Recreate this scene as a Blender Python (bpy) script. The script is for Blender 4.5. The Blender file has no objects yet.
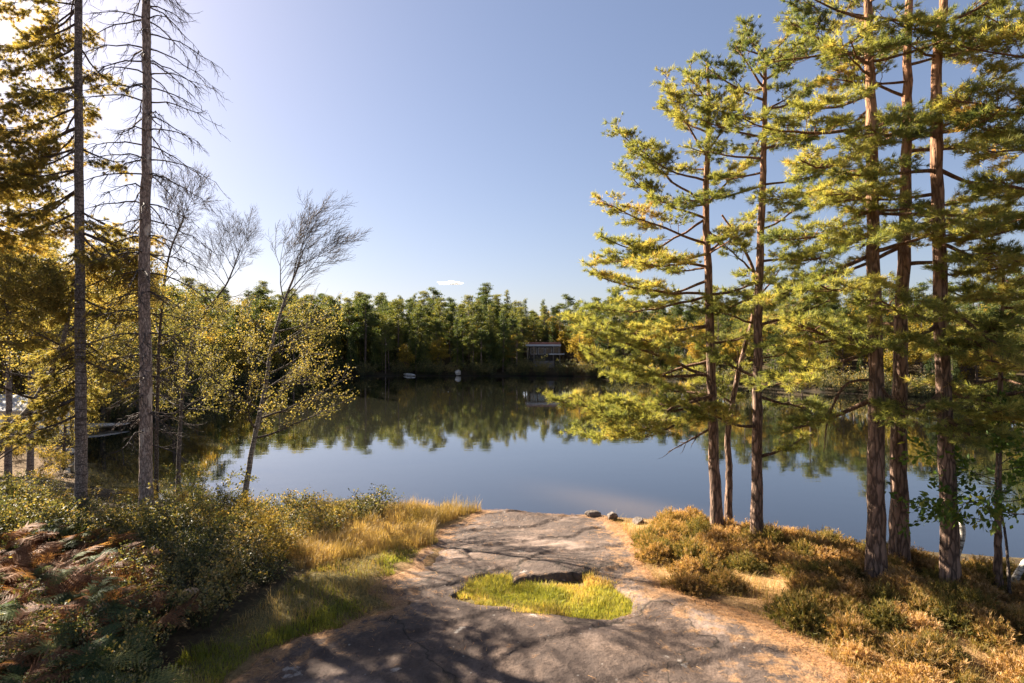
import bpy, math, random
import numpy as np

# ---------------------------------------------------------------- basics
rng = np.random.default_rng(11)
random.seed(11)
SC = bpy.context.scene
COL = SC.collection
F, CX, CY, CZ = 569.0, 512.0, 341.5, 6.0
SUN_AZ, SUN_EL = math.radians(-53.3), math.radians(31)
V = lambda *a: np.array(a, float)


def at(px, py, Y):
    return V((px - CX) / F * Y, Y, CZ - (py - CY) / F * Y)


def unit(v):
    v = np.asarray(v, float)
    return v / np.maximum(np.linalg.norm(v, axis=-1, keepdims=True), 1e-9)


def runit(n):
    return unit(rng.normal(size=(n, 3)))


def sstep(a, b, x):
    t = np.clip((np.asarray(x, float) - a) / (b - a), 0, 1)
    return t * t * (3 - 2 * t)


_perm = np.random.default_rng(3).random((64, 64))


def vnoise(x, y):
    x = np.asarray(x, float); y = np.asarray(y, float)
    xi = np.floor(x).astype(int); yi = np.floor(y).astype(int)
    fx = x - xi; fy = y - yi
    fx = fx * fx * (3 - 2 * fx); fy = fy * fy * (3 - 2 * fy)
    g = lambda i, j: _perm[i % 64, j % 64]
    return (g(xi, yi) * (1 - fx) + g(xi + 1, yi) * fx) * (1 - fy) + (g(xi, yi + 1) * (1 - fx) + g(xi + 1, yi + 1) * fx) * fy - 0.5


def fbm(x, y, o=4):
    s = 0; a = 1.0; f = 1.0
    for k in range(o):
        s = s + a * vnoise(x * f + 17.3 * k, y * f - 9.1 * k); a *= 0.5; f *= 2.03
    return s


def poly_sd(x, y, P):
    """signed distance to polygon P, positive inside"""
    x = np.asarray(x, float); y = np.asarray(y, float)
    P = np.asarray(P, float)
    d = np.full(x.shape, 1e18); ins = np.zeros(x.shape, bool)
    n = len(P)
    for i in range(n):
        ax, ay = P[i]; bx, by = P[(i + 1) % n]
        ex, ey = bx - ax, by - ay
        t = np.clip(((x - ax) * ex + (y - ay) * ey) / (ex * ex + ey * ey + 1e-12), 0, 1)
        d = np.minimum(d, (x - ax - t * ex) ** 2 + (y - ay - t * ey) ** 2)
        if ay != by:
            c = ((ay > y) != (by > y)) & (x < (bx - ax) * (y - ay) / (by - ay) + ax)
            ins ^= c
    return np.where(ins, 1, -1) * np.sqrt(d)


# ---------------------------------------------------------------- meshes
class MB:
    """collects vertices and faces (with a tint per face) for one mesh object"""
    def __init__(s):
        s.v = []; s.f = []; s.t = []; s.n = 0

    def add(s, v, f, tint=0.5):
        v = np.asarray(v, float).reshape(-1, 3); f = np.asarray(f, int)
        s.v.append(v); s.f.append(f + s.n); s.n += len(v)
        s.t.append(np.broadcast_to(np.asarray(tint, float), (len(f),)).copy())

    def mesh(s, name, mat, origin=(0, 0, 0), smooth=False, pattr=None):
        me = bpy.data.meshes.new(name)
        v = np.concatenate(s.v) - np.asarray(origin, float)
        me.vertices.add(len(v)); me.vertices.foreach_set('co', v.astype(np.float32).ravel())
        sizes = np.concatenate([np.full(len(f), f.shape[1]) for f in s.f])
        loops = np.concatenate([f.ravel() for f in s.f])
        me.loops.add(len(loops)); me.loops.foreach_set('vertex_index', loops.astype(np.int32))
        me.polygons.add(len(sizes))
        starts = np.concatenate([[0], np.cumsum(sizes)[:-1]])
        me.polygons.foreach_set('loop_start', starts.astype(np.int32))
        me.polygons.foreach_set('loop_total', sizes.astype(np.int32))
        me.polygons.foreach_set('use_smooth', np.full(len(sizes), smooth))
        a = me.attributes.new('tint', 'FLOAT', 'FACE')
        a.data.foreach_set('value', np.concatenate(s.t).astype(np.float32))
        for k, arr in (pattr or {}).items():
            b = me.attributes.new(k, 'FLOAT', 'POINT'); b.data.foreach_set('value', np.asarray(arr, np.float32))
        me.update(calc_edges=True)
        me.materials.append(mat)
        return me

    def obj(s, name, mat, parent=None, origin=(0, 0, 0), smooth=False, pattr=None):
        o = bpy.data.objects.new(name, s.mesh(name, mat, origin, smooth, pattr))
        COL.objects.link(o)
        if parent is not None:
            o.parent = parent
        else:
            o.location = origin
        return o


def tag(o, label=None, cat=None, group=None, kind=None):
    if label: o['label'] = label
    if cat: o['category'] = cat
    if group: o['group'] = group
    if kind: o['kind'] = kind
    return o


def empty(name, loc, label=None, cat=None, group=None):
    o = bpy.data.objects.new(name, None); COL.objects.link(o); o.location = loc
    o.empty_display_size = 0.2
    return tag(o, label, cat, group)


def copy_tree(o):
    kids = [c for c in KIDS.get(o.name, [])]
    r = o.copy(); COL.objects.link(r)
    for c in kids:
        d = c.copy(); COL.objects.link(d); d.parent = r
    return r


KIDS = {}


def tube(mb, pts, rad, sides=6, tint=0.5, jitter=0.0, cap=True):
    pts = np.asarray(pts, float); n = len(pts)
    rad = np.broadcast_to(np.asarray(rad, float), (n,))
    T = np.gradient(pts, axis=0); T = unit(T)
    ref = V(0.31, 0.2, 0.93) if abs(T[0] @ V(0.31, 0.2, 0.93)) < 0.8 else V(0.9, -0.4, 0.1)
    A = unit(np.cross(T, ref)); B = np.cross(T, A)
    th = np.arange(sides) / sides * 2 * np.pi
    R = rad[:, None] * (1 + jitter * rng.normal(size=(n, sides)))
    ring = pts[:, None, :] + (A[:, None, :] * np.cos(th)[None, :, None] + B[:, None, :] * np.sin(th)[None, :, None]) * R[:, :, None]
    v = ring.reshape(-1, 3)
    i = np.arange(n - 1)[:, None] * sides; j = np.arange(sides)[None, :]; j2 = (j + 1) % sides
    f = np.stack([i + j, i + j2, i + sides + j2, i + sides + j], -1).reshape(-1, 4)
    mb.add(v, f, tint)
    if cap:
        c = np.concatenate([pts[-1:] + T[-1:] * rad[-1] * 0.5, ring[-1]])
        k = np.arange(sides)
        mb.add(c, np.stack([np.zeros(sides, int), 1 + k, 1 + (k + 1) % sides], -1), tint)


def box(mb, x0, x1, y0, y1, z0, z1, tint=0.5):
    v = [(x, y, z) for z in (z0, z1) for y in (y0, y1) for x in (x0, x1)]
    f = [(0, 2, 3, 1), (4, 5, 7, 6), (0, 1, 5, 4), (2, 6, 7, 3), (0, 4, 6, 2), (1, 3, 7, 5)]
    mb.add(v, f, tint)


def smooth_path(pts, n):
    """Catmull-Rom through pts, n samples"""
    P = np.asarray(pts, float)
    if len(P) == 2:
        return P[0] + (P[1] - P[0]) * np.linspace(0, 1, n)[:, None]
    P = np.vstack([2 * P[0] - P[1], P, 2 * P[-1] - P[-2]])
    seg = len(P) - 3
    out = []
    for u in np.linspace(0, seg - 1e-6, n):
        i = int(u); t = u - i
        a, b, c, d = P[i:i + 4]
        out.append(0.5 * ((2 * b) + (-a + c) * t + (2 * a - 5 * b + 4 * c - d) * t * t + (-a + 3 * b - 3 * c + d) * t ** 3))
    return np.array(out)


def needles(mb, C, D, n, ln, wd, spread, up, tint, tvar=0.12):
    C = np.asarray(C, float); D = np.asarray(D, float); M = len(C)
    if M == 0: return
    tint = np.broadcast_to(np.asarray(tint, float), (M,))
    c = np.repeat(C, n, 0); d = np.repeat(D, n, 0); t = np.repeat(tint, n)
    N = len(c)
    dr = unit(d + runit(N) * spread + V(0, 0, up))
    b = c + rng.normal(size=(N, 3)) * ln * 0.16
    w = unit(np.cross(dr, runit(N))) * (wd * 0.5)
    l = ln * rng.uniform(0.65, 1.15, N)[:, None]
    v = np.stack([b - w, b + w, b + dr * l], 1).reshape(-1, 3)
    f = np.arange(3 * N).reshape(-1, 3)
    mb.add(v, f, np.clip(t + rng.normal(size=N) * tvar, 0, 1))


def leaves(mb, C, D, ln, wd, spread, up, tint, tvar=0.18, flat=0.0):
    C = np.asarray(C, float); N = len(C)
    if N == 0: return
    dr = unit(np.asarray(D, float) + runit(N) * spread + V(0, 0, up))
    r = runit(N) ; r = unit(r + V(0, 0, flat) * np.sign(rng.normal(size=N))[:, None])
    w = unit(np.cross(dr, r)); nn = np.cross(w, dr)
    s = rng.uniform(0.6, 1.2, N)[:, None]
    l = ln * s; w = w * wd * 0.5 * s
    v = np.stack([C, C + dr * l * 0.45 + w + nn * l * 0.06, C + dr * l, C + dr * l * 0.45 - w + nn * l * 0.06], 1).reshape(-1, 3)
    f = np.arange(4 * N).reshape(-1, 4)
    mb.add(v, f, np.clip(np.broadcast_to(np.asarray(tint, float), (N,)) + rng.normal(size=N) * tvar, 0, 1))


# ---------------------------------------------------------------- materials
def mat(name):
    m = bpy.data.materials.new(name); m.use_nodes = True
    nt = m.node_tree; nt.nodes.clear()
    return m, nt, nt.nodes, nt.links


def N_(ns, t, **kw):
    n = ns.new(t)
    for k, v in kw.items():
        if k in n.inputs.keys() if hasattr(n.inputs, 'keys') else False:
            n.inputs[k].default_value = v
        else:
            setattr(n, k, v)
    return n


def ramp(ns, stops, interp='LINEAR'):
    r = ns.new('ShaderNodeValToRGB'); cr = r.color_ramp; cr.interpolation = interp
    while len(cr.elements) < len(stops): cr.elements.new(0.5)
    for e, (p, c) in zip(cr.elements, stops):
        e.position = p; e.color = (*c, 1) if len(c) == 3 else c
    return r


def foliage_mat(name, stops, trans=0.4, hue=0.06, gloss=0.15, transtint=(1.25, 1.15, 0.55)):
    m, nt, ns, L = mat(name)
    out = ns.new('ShaderNodeOutputMaterial')
    a = ns.new('ShaderNodeAttribute'); a.attribute_name = 'tint'
    oi = ns.new('ShaderNodeObjectInfo')
    ma = N_(ns, 'ShaderNodeMath', operation='MULTIPLY_ADD'); L.new(oi.outputs['Random'], ma.inputs[0]); ma.inputs[1].default_value = hue * 4; ma.inputs[2].default_value = -hue * 2
    ad = N_(ns, 'ShaderNodeMath', operation='ADD'); L.new(a.outputs['Fac'], ad.inputs[0]); L.new(ma.outputs[0], ad.inputs[1])
    r = ramp(ns, stops); L.new(ad.outputs[0], r.inputs[0])
    p = ns.new('ShaderNodeBsdfPrincipled'); L.new(r.outputs[0], p.inputs['Base Color'])
    p.inputs['Roughness'].default_value = 0.55; p.inputs['Specular IOR Level'].default_value = gloss
    tr = ns.new('ShaderNodeBsdfTranslucent')
    mu = ns.new('ShaderNodeMix'); mu.data_type = 'RGBA'; mu.blend_type = 'MULTIPLY'; mu.inputs['Factor'].default_value = 1
    L.new(r.outputs[0], mu.inputs['A']); mu.inputs['B'].default_value = (*transtint, 1)
    L.new(mu.outputs['Result'], tr.inputs['Color'])
    mx = ns.new('ShaderNodeMixShader'); mx.inputs[0].default_value = trans
    L.new(p.outputs[0], mx.inputs[1]); L.new(tr.outputs[0], mx.inputs[2]); L.new(mx.outputs[0], out.inputs[0])
    return m


def bark_mat(name, lo, hi, up=None, zr=(6, 12), scale=14.0, patch=None, patch_lo=0.52, vstretch=0.22, bump=0.9, bands=None):
    """bark plates; `up` = colour the bark grades to higher up the trunk, `patch` = colour of peeled patches"""
    m, nt, ns, L = mat(name)
    out = ns.new('ShaderNodeOutputMaterial'); p = ns.new('ShaderNodeBsdfPrincipled')
    p.inputs['Roughness'].default_value = 0.92; p.inputs['Specular IOR Level'].default_value = 0.15
    g = ns.new('ShaderNodeNewGeometry')
    mp = ns.new('ShaderNodeMapping'); mp.inputs['Scale'].default_value = (1, 1, vstretch); L.new(g.outputs['Position'], mp.inputs[0])
    nz = N_(ns, 'ShaderNodeTexNoise'); nz.inputs['Scale'].default_value = scale * 1.7; nz.inputs['Detail'].default_value = 5; L.new(mp.outputs[0], nz.inputs['Vector'])
    mixv = ns.new('ShaderNodeMix'); mixv.data_type = 'RGBA'; mixv.inputs['Factor'].default_value = 0.06
    L.new(mp.outputs[0], mixv.inputs['A']); L.new(nz.outputs['Color'], mixv.inputs['B'])
    vo = N_(ns, 'ShaderNodeTexVoronoi', feature='DISTANCE_TO_EDGE'); vo.inputs['Scale'].default_value = scale; L.new(mixv.outputs['Result'], vo.inputs['Vector'])
    cr = ramp(ns, [(0.0, (0.1, 0.1, 0.1)), (0.2, (1, 1, 1))]); L.new(vo.outputs['Distance'], cr.inputs[0])
    md = N_(ns, 'ShaderNodeMath', operation='MULTIPLY'); L.new(cr.outputs[0], md.inputs[0]); L.new(nz.outputs['Fac'], md.inputs[1])
    c = ramp(ns, [(0.1, lo), (0.62, hi)]); L.new(md.outputs[0], c.inputs[0])
    col = c.outputs[0]
    if up:
        sx = ns.new('ShaderNodeSeparateXYZ'); L.new(g.outputs['Position'], sx.inputs[0])
        n2 = N_(ns, 'ShaderNodeTexNoise'); n2.inputs['Scale'].default_value = 2.5; L.new(g.outputs['Position'], n2.inputs['Vector'])
        ms = N_(ns, 'ShaderNodeMath', operation='MULTIPLY_ADD'); L.new(n2.outputs['Fac'], ms.inputs[0]); ms.inputs[1].default_value = 3.5; L.new(sx.outputs['Z'], ms.inputs[2])
        mr = ns.new('ShaderNodeMapRange'); mr.inputs['From Min'].default_value = zr[0] + 1.7; mr.inputs['From Max'].default_value = zr[1] + 1.7; L.new(ms.outputs[0], mr.inputs[0])
        c2 = ramp(ns, [(0.05, tuple(x * 0.35 for x in up)), (0.6, up)]); L.new(md.outputs[0], c2.inputs[0])
        mm = ns.new('ShaderNodeMix'); mm.data_type = 'RGBA'; L.new(mr.outputs[0], mm.inputs['Factor']); L.new(col, mm.inputs['A']); L.new(c2.outputs[0], mm.inputs['B'])
        col = mm.outputs['Result']
    if patch:
        n3 = N_(ns, 'ShaderNodeTexNoise'); n3.inputs['Scale'].default_value = 3.2; n3.inputs['Detail'].default_value = 6; n3.inputs['Roughness'].default_value = 0.7
        mp3 = ns.new('ShaderNodeMapping'); mp3.inputs['Scale'].default_value = (1.4, 1.4, 0.5); L.new(g.outputs['Position'], mp3.inputs[0]); L.new(mp3.outputs[0], n3.inputs['Vector'])
        r3 = ramp(ns, [(patch_lo, (0, 0, 0)), (patch_lo + 0.04, (1, 1, 1))]); L.new(n3.outputs['Fac'], r3.inputs[0])
        mm = ns.new('ShaderNodeMix'); mm.data_type = 'RGBA'; L.new(r3.outputs[0], mm.inputs['Factor']); L.new(col, mm.inputs['A']); mm.inputs['B'].default_value = (*patch, 1)
        col = mm.outputs['Result']
    if bands:
        n4 = N_(ns, 'ShaderNodeTexNoise'); n4.inputs['Scale'].default_value = 4; n4.inputs['Detail'].default_value = 4
        mp4 = ns.new('ShaderNodeMapping'); mp4.inputs['Scale'].default_value = (0.7, 0.7, 7); L.new(g.outputs['Position'], mp4.inputs[0]); L.new(mp4.outputs[0], n4.inputs['Vector'])
        r4 = ramp(ns, [(0.54, (0, 0, 0)), (0.6, (1, 1, 1))]); L.new(n4.outputs['Fac'], r4.inputs[0])
        mm = ns.new('ShaderNodeMix'); mm.data_type = 'RGBA'; L.new(r4.outputs[0], mm.inputs['Factor']); L.new(col, mm.inputs['A']); mm.inputs['B'].default_value = (*bands, 1)
        col = mm.outputs['Result']
    L.new(col, p.inputs['Base Color'])
    bp = ns.new('ShaderNodeBump'); bp.inputs['Strength'].default_value = bump; bp.inputs['Distance'].default_value = 0.03
    L.new(md.outputs[0], bp.inputs['Height']); L.new(bp.outputs[0], p.inputs['Normal'])
    L.new(p.outputs[0], out.inputs[0])
    return m


def plain_mat(name, c, rough=0.8, var=0.25, scale=6.0, metal=0.0, spec=0.3, bump=0.0):
    m, nt, ns, L = mat(name)
    out = ns.new('ShaderNodeOutputMaterial'); p = ns.new('ShaderNodeBsdfPrincipled')
    g = ns.new('ShaderNodeTexCoord')
    nz = N_(ns, 'ShaderNodeTexNoise'); nz.inputs['Scale'].default_value = scale; nz.inputs['Detail'].default_value = 6; L.new(g.outputs['Object'], nz.inputs['Vector'])
    r = ramp(ns, [(0.3, tuple(x * (1 - var) for x in c)), (0.7, tuple(min(1, x * (1 + var)) for x in c))]); L.new(nz.outputs['Fac'], r.inputs[0])
    L.new(r.outputs[0], p.inputs['Base Color']); p.inputs['Roughness'].default_value = rough; p.inputs['Metallic'].default_value = metal; p.inputs['Specular IOR Level'].default_value = spec
    if bump:
        bp = ns.new('ShaderNodeBump'); bp.inputs['Strength'].default_value = bump; bp.inputs['Distance'].default_value = 0.1
        L.new(nz.outputs['Fac'], bp.inputs['Height']); L.new(bp.outputs[0], p.inputs['Normal'])
    L.new(p.outputs[0], out.inputs[0])
    return m


M = {}
M['pine_needle'] = foliage_mat('pine_needle', [(0, (0.08, 0.11, 0.045)), (0.45, (0.245, 0.255, 0.08)), (0.8, (0.41, 0.36, 0.115)), (1, (0.48, 0.29, 0.11))], 0.55)
M['spruce_needle'] = foliage_mat('spruce_needle', [(0, (0.055, 0.07, 0.03)), (0.5, (0.2, 0.18, 0.06)), (1, (0.52, 0.37, 0.13))], 0.6)
M['gold_leaf'] = foliage_mat('gold_leaf', [(0, (0.085, 0.09, 0.03)), (0.5, (0.2, 0.175, 0.065)), (1, (0.37, 0.265, 0.10))], 0.52)
M['oak_leaf'] = foliage_mat('oak_leaf', [(0, (0.03, 0.06, 0.015)), (0.7, (0.09, 0.14, 0.03)), (1, (0.2, 0.2, 0.04))], 0.45)
M['far_conifer'] = foliage_mat('far_conifer', [(0, (0.03, 0.05, 0.022)), (0.5, (0.09, 0.115, 0.038)), (1, (0.25, 0.22, 0.06))], 0.42, 0.12)
M['far_leaf'] = foliage_mat('far_leaf', [(0, (0.12, 0.115, 0.025)), (0.5, (0.25, 0.19, 0.04)), (1, (0.46, 0.28, 0.06))], 0.5, 0.14)
M['heather'] = foliage_mat('heather', [(0, (0.06, 0.05, 0.02)), (0.4, (0.18, 0.12, 0.045)), (0.75, (0.39, 0.225, 0.09)), (1, (0.55, 0.36, 0.19))], 0.42, 0.1)
M['heather_olive'] = foliage_mat('heather_olive', [(0, (0.04, 0.05, 0.016)), (0.5, (0.14, 0.125, 0.035)), (0.85, (0.3, 0.2, 0.07)), (1, (0.42, 0.25, 0.11))], 0.4, 0.1)
M['shrub'] = foliage_mat('shrub', [(0, (0.03, 0.042, 0.018)), (0.5, (0.105, 0.11, 0.042)), (0.85, (0.25, 0.2, 0.075)), (1, (0.4, 0.26, 0.1))], 0.45, 0.12, 0.5)
M['shrub_gold'] = foliage_mat('shrub_gold', [(0, (0.09, 0.085, 0.025)), (0.5, (0.25, 0.19, 0.055)), (1, (0.5, 0.32, 0.1))], 0.45, 0.12)
M['fern'] = foliage_mat('fern', [(0, (0.04, 0.065, 0.03)), (0.6, (0.10, 0.13, 0.055)), (1, (0.26, 0.25, 0.09))], 0.45, 0.1, 0.04)
M['fern_brown'] = foliage_mat('fern_brown', [(0, (0.10, 0.045, 0.024)), (0.6, (0.24, 0.115, 0.06)), (1, (0.4, 0.22, 0.11))], 0.45, 0.1, 0.04)
M['grass'] = foliage_mat('grass', [(0, (0.11, 0.125, 0.025)), (0.5, (0.26, 0.27, 0.05)), (0.8, (0.40, 0.35, 0.09)), (1, (0.52, 0.36, 0.14))], 0.5)
M['dry_grass'] = foliage_mat('dry_grass', [(0, (0.17, 0.14, 0.04)), (0.5, (0.36, 0.25, 0.1)), (1, (0.55, 0.38, 0.19))], 0.35)
M['straw'] = foliage_mat('straw', [(0, (0.2, 0.09, 0.035)), (0.6, (0.42, 0.22, 0.09)), (1, (0.6, 0.38, 0.18))], 0.2)
M['pine_bark'] = bark_mat('pine_bark', (0.075, 0.05, 0.037), (0.27, 0.175, 0.125), up=(0.46, 0.24, 0.13), zr=(5.5, 10.5))
M['pine_limb'] = bark_mat('pine_limb', (0.06, 0.04, 0.03), (0.23, 0.14, 0.09), up=(0.36, 0.19, 0.1), zr=(4, 9), scale=30)
M['spruce_bark'] = bark_mat('spruce_bark', (0.09, 0.074, 0.066), (0.34, 0.28, 0.25), scale=26, vstretch=0.5, bump=0.6, bands=(0.08, 0.064, 0.058))
M['dead_bark'] = bark_mat('dead_bark', (0.15, 0.11, 0.09), (0.44, 0.33, 0.27), scale=22, vstretch=0.35, patch=(0.55, 0.45, 0.37), patch_lo=0.57, bump=0.6)
M['dead_twig'] = plain_mat('dead_twig', (0.075, 0.055, 0.045), 0.9, 0.3, 5)
M['birch_bark'] = bark_mat('birch_bark', (0.1, 0.08, 0.065), (0.36, 0.31, 0.26), scale=16, vstretch=1.6, bump=0.3, bands=(0.07, 0.055, 0.045))
M['white_bark'] = bark_mat('white_bark', (0.3, 0.27, 0.23), (0.68, 0.63, 0.55), scale=16, vstretch=1.6, bump=0.2, bands=(0.12, 0.1, 0.08))
M['grey_bark'] = bark_mat('grey_bark', (0.04, 0.03, 0.025), (0.15, 0.12, 0.095), scale=20, vstretch=0.6, bump=0.4)
M['far_bark'] = plain_mat('far_bark', (0.12, 0.085, 0.07), 0.9, 0.4, 3)
M['stump_bark'] = plain_mat('stump_bark', (0.1, 0.06, 0.03), 0.95, 0.4, 20, bump=0.6)
M['stump_wood'] = plain_mat('stump_wood', (0.42, 0.27, 0.15), 0.9, 0.3, 30)
M['shore_rock'] = plain_mat('shore_rock', (0.45, 0.4, 0.34), 0.9, 0.35, 2, bump=0.5)
M['boulder'] = plain_mat('boulder', (0.12, 0.095, 0.078), 0.9, 0.5, 9, bump=0.5)


# ---------------------------------------------------------------- terrain
LAKE = [(-24.5, 32), (-20.5, 26), (-15.5, 21.6), (-8, 19.6), (-2, 18), (3, 17), (6.3, 15.3), (9, 13.9), (12.3, 13.0), (17, 12.2), (25, 11), (60, 5), (120, -10),
        (120, 45), (80, 50), (60, 55), (44, 61), (36, 68), (28, 79), (20, 90), (15, 96), (9, 98), (0, 99), (-10, 99.5), (-20, 100), (-30, 98), (-36, 92), (-36, 80), (-33, 64), (-30, 50), (-28.5, 41), (-27, 36)]


def H(x, y):
    x = np.asarray(x, float); y = np.asarray(y, float)
    d = -poly_sd(x, y, LAKE) + 0.5 * fbm(x * 0.35, y * 0.35, 3)
    w = 3.6 + 1.6 * sstep(-3, -8, x)
    near = 2.0 * sstep(0, 1, d / w) + 0.012 * np.clip(d - 8, 0, 400) + 0.16 * fbm(x * 0.3 + 5, y * 0.3, 3) * sstep(1, 4, d)
    near -= 0.24 * sstep(10, 13.3, y) * sstep(4.5, 2.0, x) * sstep(-12, -7, x)
    near += 0.35 * sstep(-7, -13, x) * sstep(3, 8, d)
    left = np.minimum(0.12 + 0.075 * np.maximum(d, 0) , 2.2) + 0.15 * fbm(x * 0.3, y * 0.3, 3)
    far = 0.04 + 10.5 * (1 - np.exp(-0.24 * np.maximum(d, 0) / 10.5)) + 0.6 * fbm(x * 0.12, y * 0.12, 3) * sstep(0, 6, d)
    wl = sstep(-14.5, -19, x) * sstep(14, 20, y)
    wf = sstep(38, 52, y)
    z = near * (1 - wl) + left * wl
    z = z * (1 - wf) + far * wf
    bed = np.maximum(0.12 * d, -4) - 0.02
    return np.where(d > 0, z, np.minimum(bed, -0.01))


def gp(px, py, y0=2.0, y1=70.0):
    Y = np.arange(y0, y1, 0.02)
    X = (px - CX) / F * Y; Z = CZ - (py - CY) / F * Y
    h = H(X, Y)
    k = np.argmax(Z <= h)
    return V(X[k], Y[k], h[k])


def gpoly(pts):
    return [tuple(gp(px, py)[:2]) for px, py in pts]


ROCK = gpoly([(225, 683), (262, 655), (335, 630), (395, 608), (374, 592), (405, 570), (432, 548), (444, 526), (478, 513.5)]) + \
    [(-0.3, 14.4), (2.2, 14.2)] + gpoly([(618, 524), (640, 545), (642, 566), (660, 586), (705, 597), (750, 611), (802, 640), (852, 675)]) + [(3.6, 5.2), (3.2, 2.5), (-3.5, 2.5), (-4.2, 5.0)]
PATCH = gpoly([(454, 598), (470, 586), (490, 577), (508, 577)]) + [(0.02, 9.45), (0.6, 9.42), (1.16, 9.46)] + gpoly([(590, 577), (606, 585), (620, 594), (632, 604), (630, 614), (610, 622), (582, 622), (552, 614), (520, 610), (482, 607)])
LEDGE = gpoly([(512, 592), (516, 587.5), (545, 588), (582, 587), (586, 592)])
GREEN_L = gpoly([(150, 683), (215, 640), (250, 612), (300, 580), (350, 556), (395, 536), (436, 530), (430, 548), (398, 566), (372, 582), (388, 603), (335, 622), (262, 648), (230, 676), (215, 700)])
DRY = gpoly([(330, 520), (385, 512), (430, 510), (478, 512), (440, 523), (428, 545), (395, 552), (350, 558), (300, 570), (285, 550)])
STRAW = gpoly([(612, 519), (660, 522), (720, 532), (790, 552), (860, 574), (940, 592), (1024, 606), (1100, 640), (1100, 760), (930, 760), (850, 672), (802, 638), (750, 609), (700, 594), (660, 583), (644, 566), (640, 545)])

gx = np.linspace(-1, 1, 441); gx = 2.2 * np.sinh(7.2 * gx)
gy = np.linspace(-1, 1, 441); gy = 9 + 2.2 * np.sinh(7.2 * gy)
GX, GY = np.meshgrid(gx, gy)
GZ = H(GX, GY)
near_w = np.exp(-((GX / 25) ** 2 + ((GY - 9) / 25) ** 2))
GZ = GZ + np.where(GZ > 0.1, 0.05 * fbm(GX * 2.1, GY * 2.1, 3) * near_w, 0)
patch_sd = poly_sd(GX, GY, PATCH)
GZ = GZ - 0.03 * sstep(-0.3, 0.1, patch_sd)
rock_sd_g = poly_sd(GX, GY, ROCK)
GZ = GZ - 0.25 * sstep(0.25, 0.7, rock_sd_g) * (1 - sstep(-0.5, -0.05, patch_sd))
n = len(gx)
idx = np.arange(n * n).reshape(n, n)
gf = np.stack([idx[:-1, :-1], idx[:-1, 1:], idx[1:, 1:], idx[1:, :-1]], -1).reshape(-1, 4)
nz = 0.5 * fbm(GX * 0.9, GY * 0.9, 4)
straw = sstep(-0.35, 0.35, poly_sd(GX, GY, STRAW) + nz * 0.7)
green = sstep(-0.3, 0.3, np.maximum(poly_sd(GX, GY, GREEN_L), patch_sd) + nz * 0.5)
dry = sstep(-0.4, 0.4, poly_sd(GX, GY, DRY) + nz * 0.6)
rim = np.exp(-(rock_sd_g / 0.45) ** 2)
leftbank = sstep(-14.5, -19, GX) * sstep(15, 21, GY) * sstep(60, 40, GY)
straw = np.maximum(straw, rim * 0.45)
straw = np.maximum(straw, leftbank * 0.22)
sand = np.where(GZ < 0, np.exp(-(((GX - 5.3) * 0.8 + (GY - 22.5) * 0.35) / 1.9) ** 2 - (((GY - 22.5) * 0.8 - (GX - 5.3) * 0.3) / 5.5) ** 2), 0)
wet = np.where(GZ < 0.02, 1.0, 0.0)

m, nt, ns, L = mat('ground')
out = ns.new('ShaderNodeOutputMaterial'); p = ns.new('ShaderNodeBsdfPrincipled'); p.inputs['Roughness'].default_value = 0.95; p.inputs['Specular IOR Level'].default_value = 0.1
g = ns.new('ShaderNodeNewGeometry')
def noise(scale, det=6, rough=0.6):
    q = N_(ns, 'ShaderNodeTexNoise'); q.inputs['Scale'].default_value = scale; q.inputs['Detail'].default_value = det; q.inputs['Roughness'].default_value = rough; L.new(g.outputs['Position'], q.inputs['Vector']); return q
nA = noise(1.3); nB = noise(28, 4, 0.7); nC = noise(7)
def mixc(fac, a, b):
    q = ns.new('ShaderNodeMix'); q.data_type = 'RGBA'
    if isinstance(fac, float): q.inputs['Factor'].default_value = fac
    else: L.new(fac, q.inputs['Factor'])
    for s, v in (('A', a), ('B', b)):
        if isinstance(v, tuple): q.inputs[s].default_value = (*v, 1)
        else: L.new(v, q.inputs[s])
    return q.outputs['Result']
def attr(nm):
    q = ns.new('ShaderNodeAttribute'); q.attribute_name = nm; return q.outputs['Fac']
r0 = ramp(ns, [(0.3, (0.03, 0.022, 0.014)), (0.55, (0.07, 0.05, 0.028)), (0.75, (0.11, 0.09, 0.04))]); L.new(nC.outputs['Fac'], r0.inputs[0])
r1 = ramp(ns, [(0.3, (0.2, 0.1, 0.04)), (0.5, (0.4, 0.23, 0.1)), (0.72, (0.56, 0.37, 0.19))]); L.new(nB.outputs['Fac'], r1.inputs[0])
r1b = ramp(ns, [(0.35, (0.15, 0.08, 0.035)), (0.6, (0.42, 0.25, 0.11))]); L.new(nC.outputs['Fac'], r1b.inputs[0])
st = mixc(0.35, r1.outputs[0], r1b.outputs[0])
r2 = ramp(ns, [(0.3, (0.07, 0.06, 0.02)), (0.7, (0.19, 0.15, 0.06))]); L.new(nB.outputs['Fac'], r2.inputs[0])
r3 = ramp(ns, [(0.3, (0.16, 0.11, 0.04)), (0.7, (0.36, 0.25, 0.11))]); L.new(nB.outputs['Fac'], r3.inputs[0])
c = mixc(attr('straw'), r0.outputs[0], st)
c = mixc(attr('dry'), c, r3.outputs[0])
c = mixc(attr('green'), c, r2.outputs[0])
bedc = mixc(attr('sand'), (0.005, 0.006, 0.006), (0.11, 0.078, 0.048))
c = mixc(attr('wet'), c, bedc)
L.new(c, p.inputs['Base Color'])
bp = ns.new('ShaderNodeBump'); bp.inputs['Strength'].default_value = 0.6; bp.inputs['Distance'].default_value = 0.05; L.new(nB.outputs['Fac'], bp.inputs['Height']); L.new(bp.outputs[0], p.inputs['Normal'])
L.new(p.outputs[0], out.inputs[0])
gm = m
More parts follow.
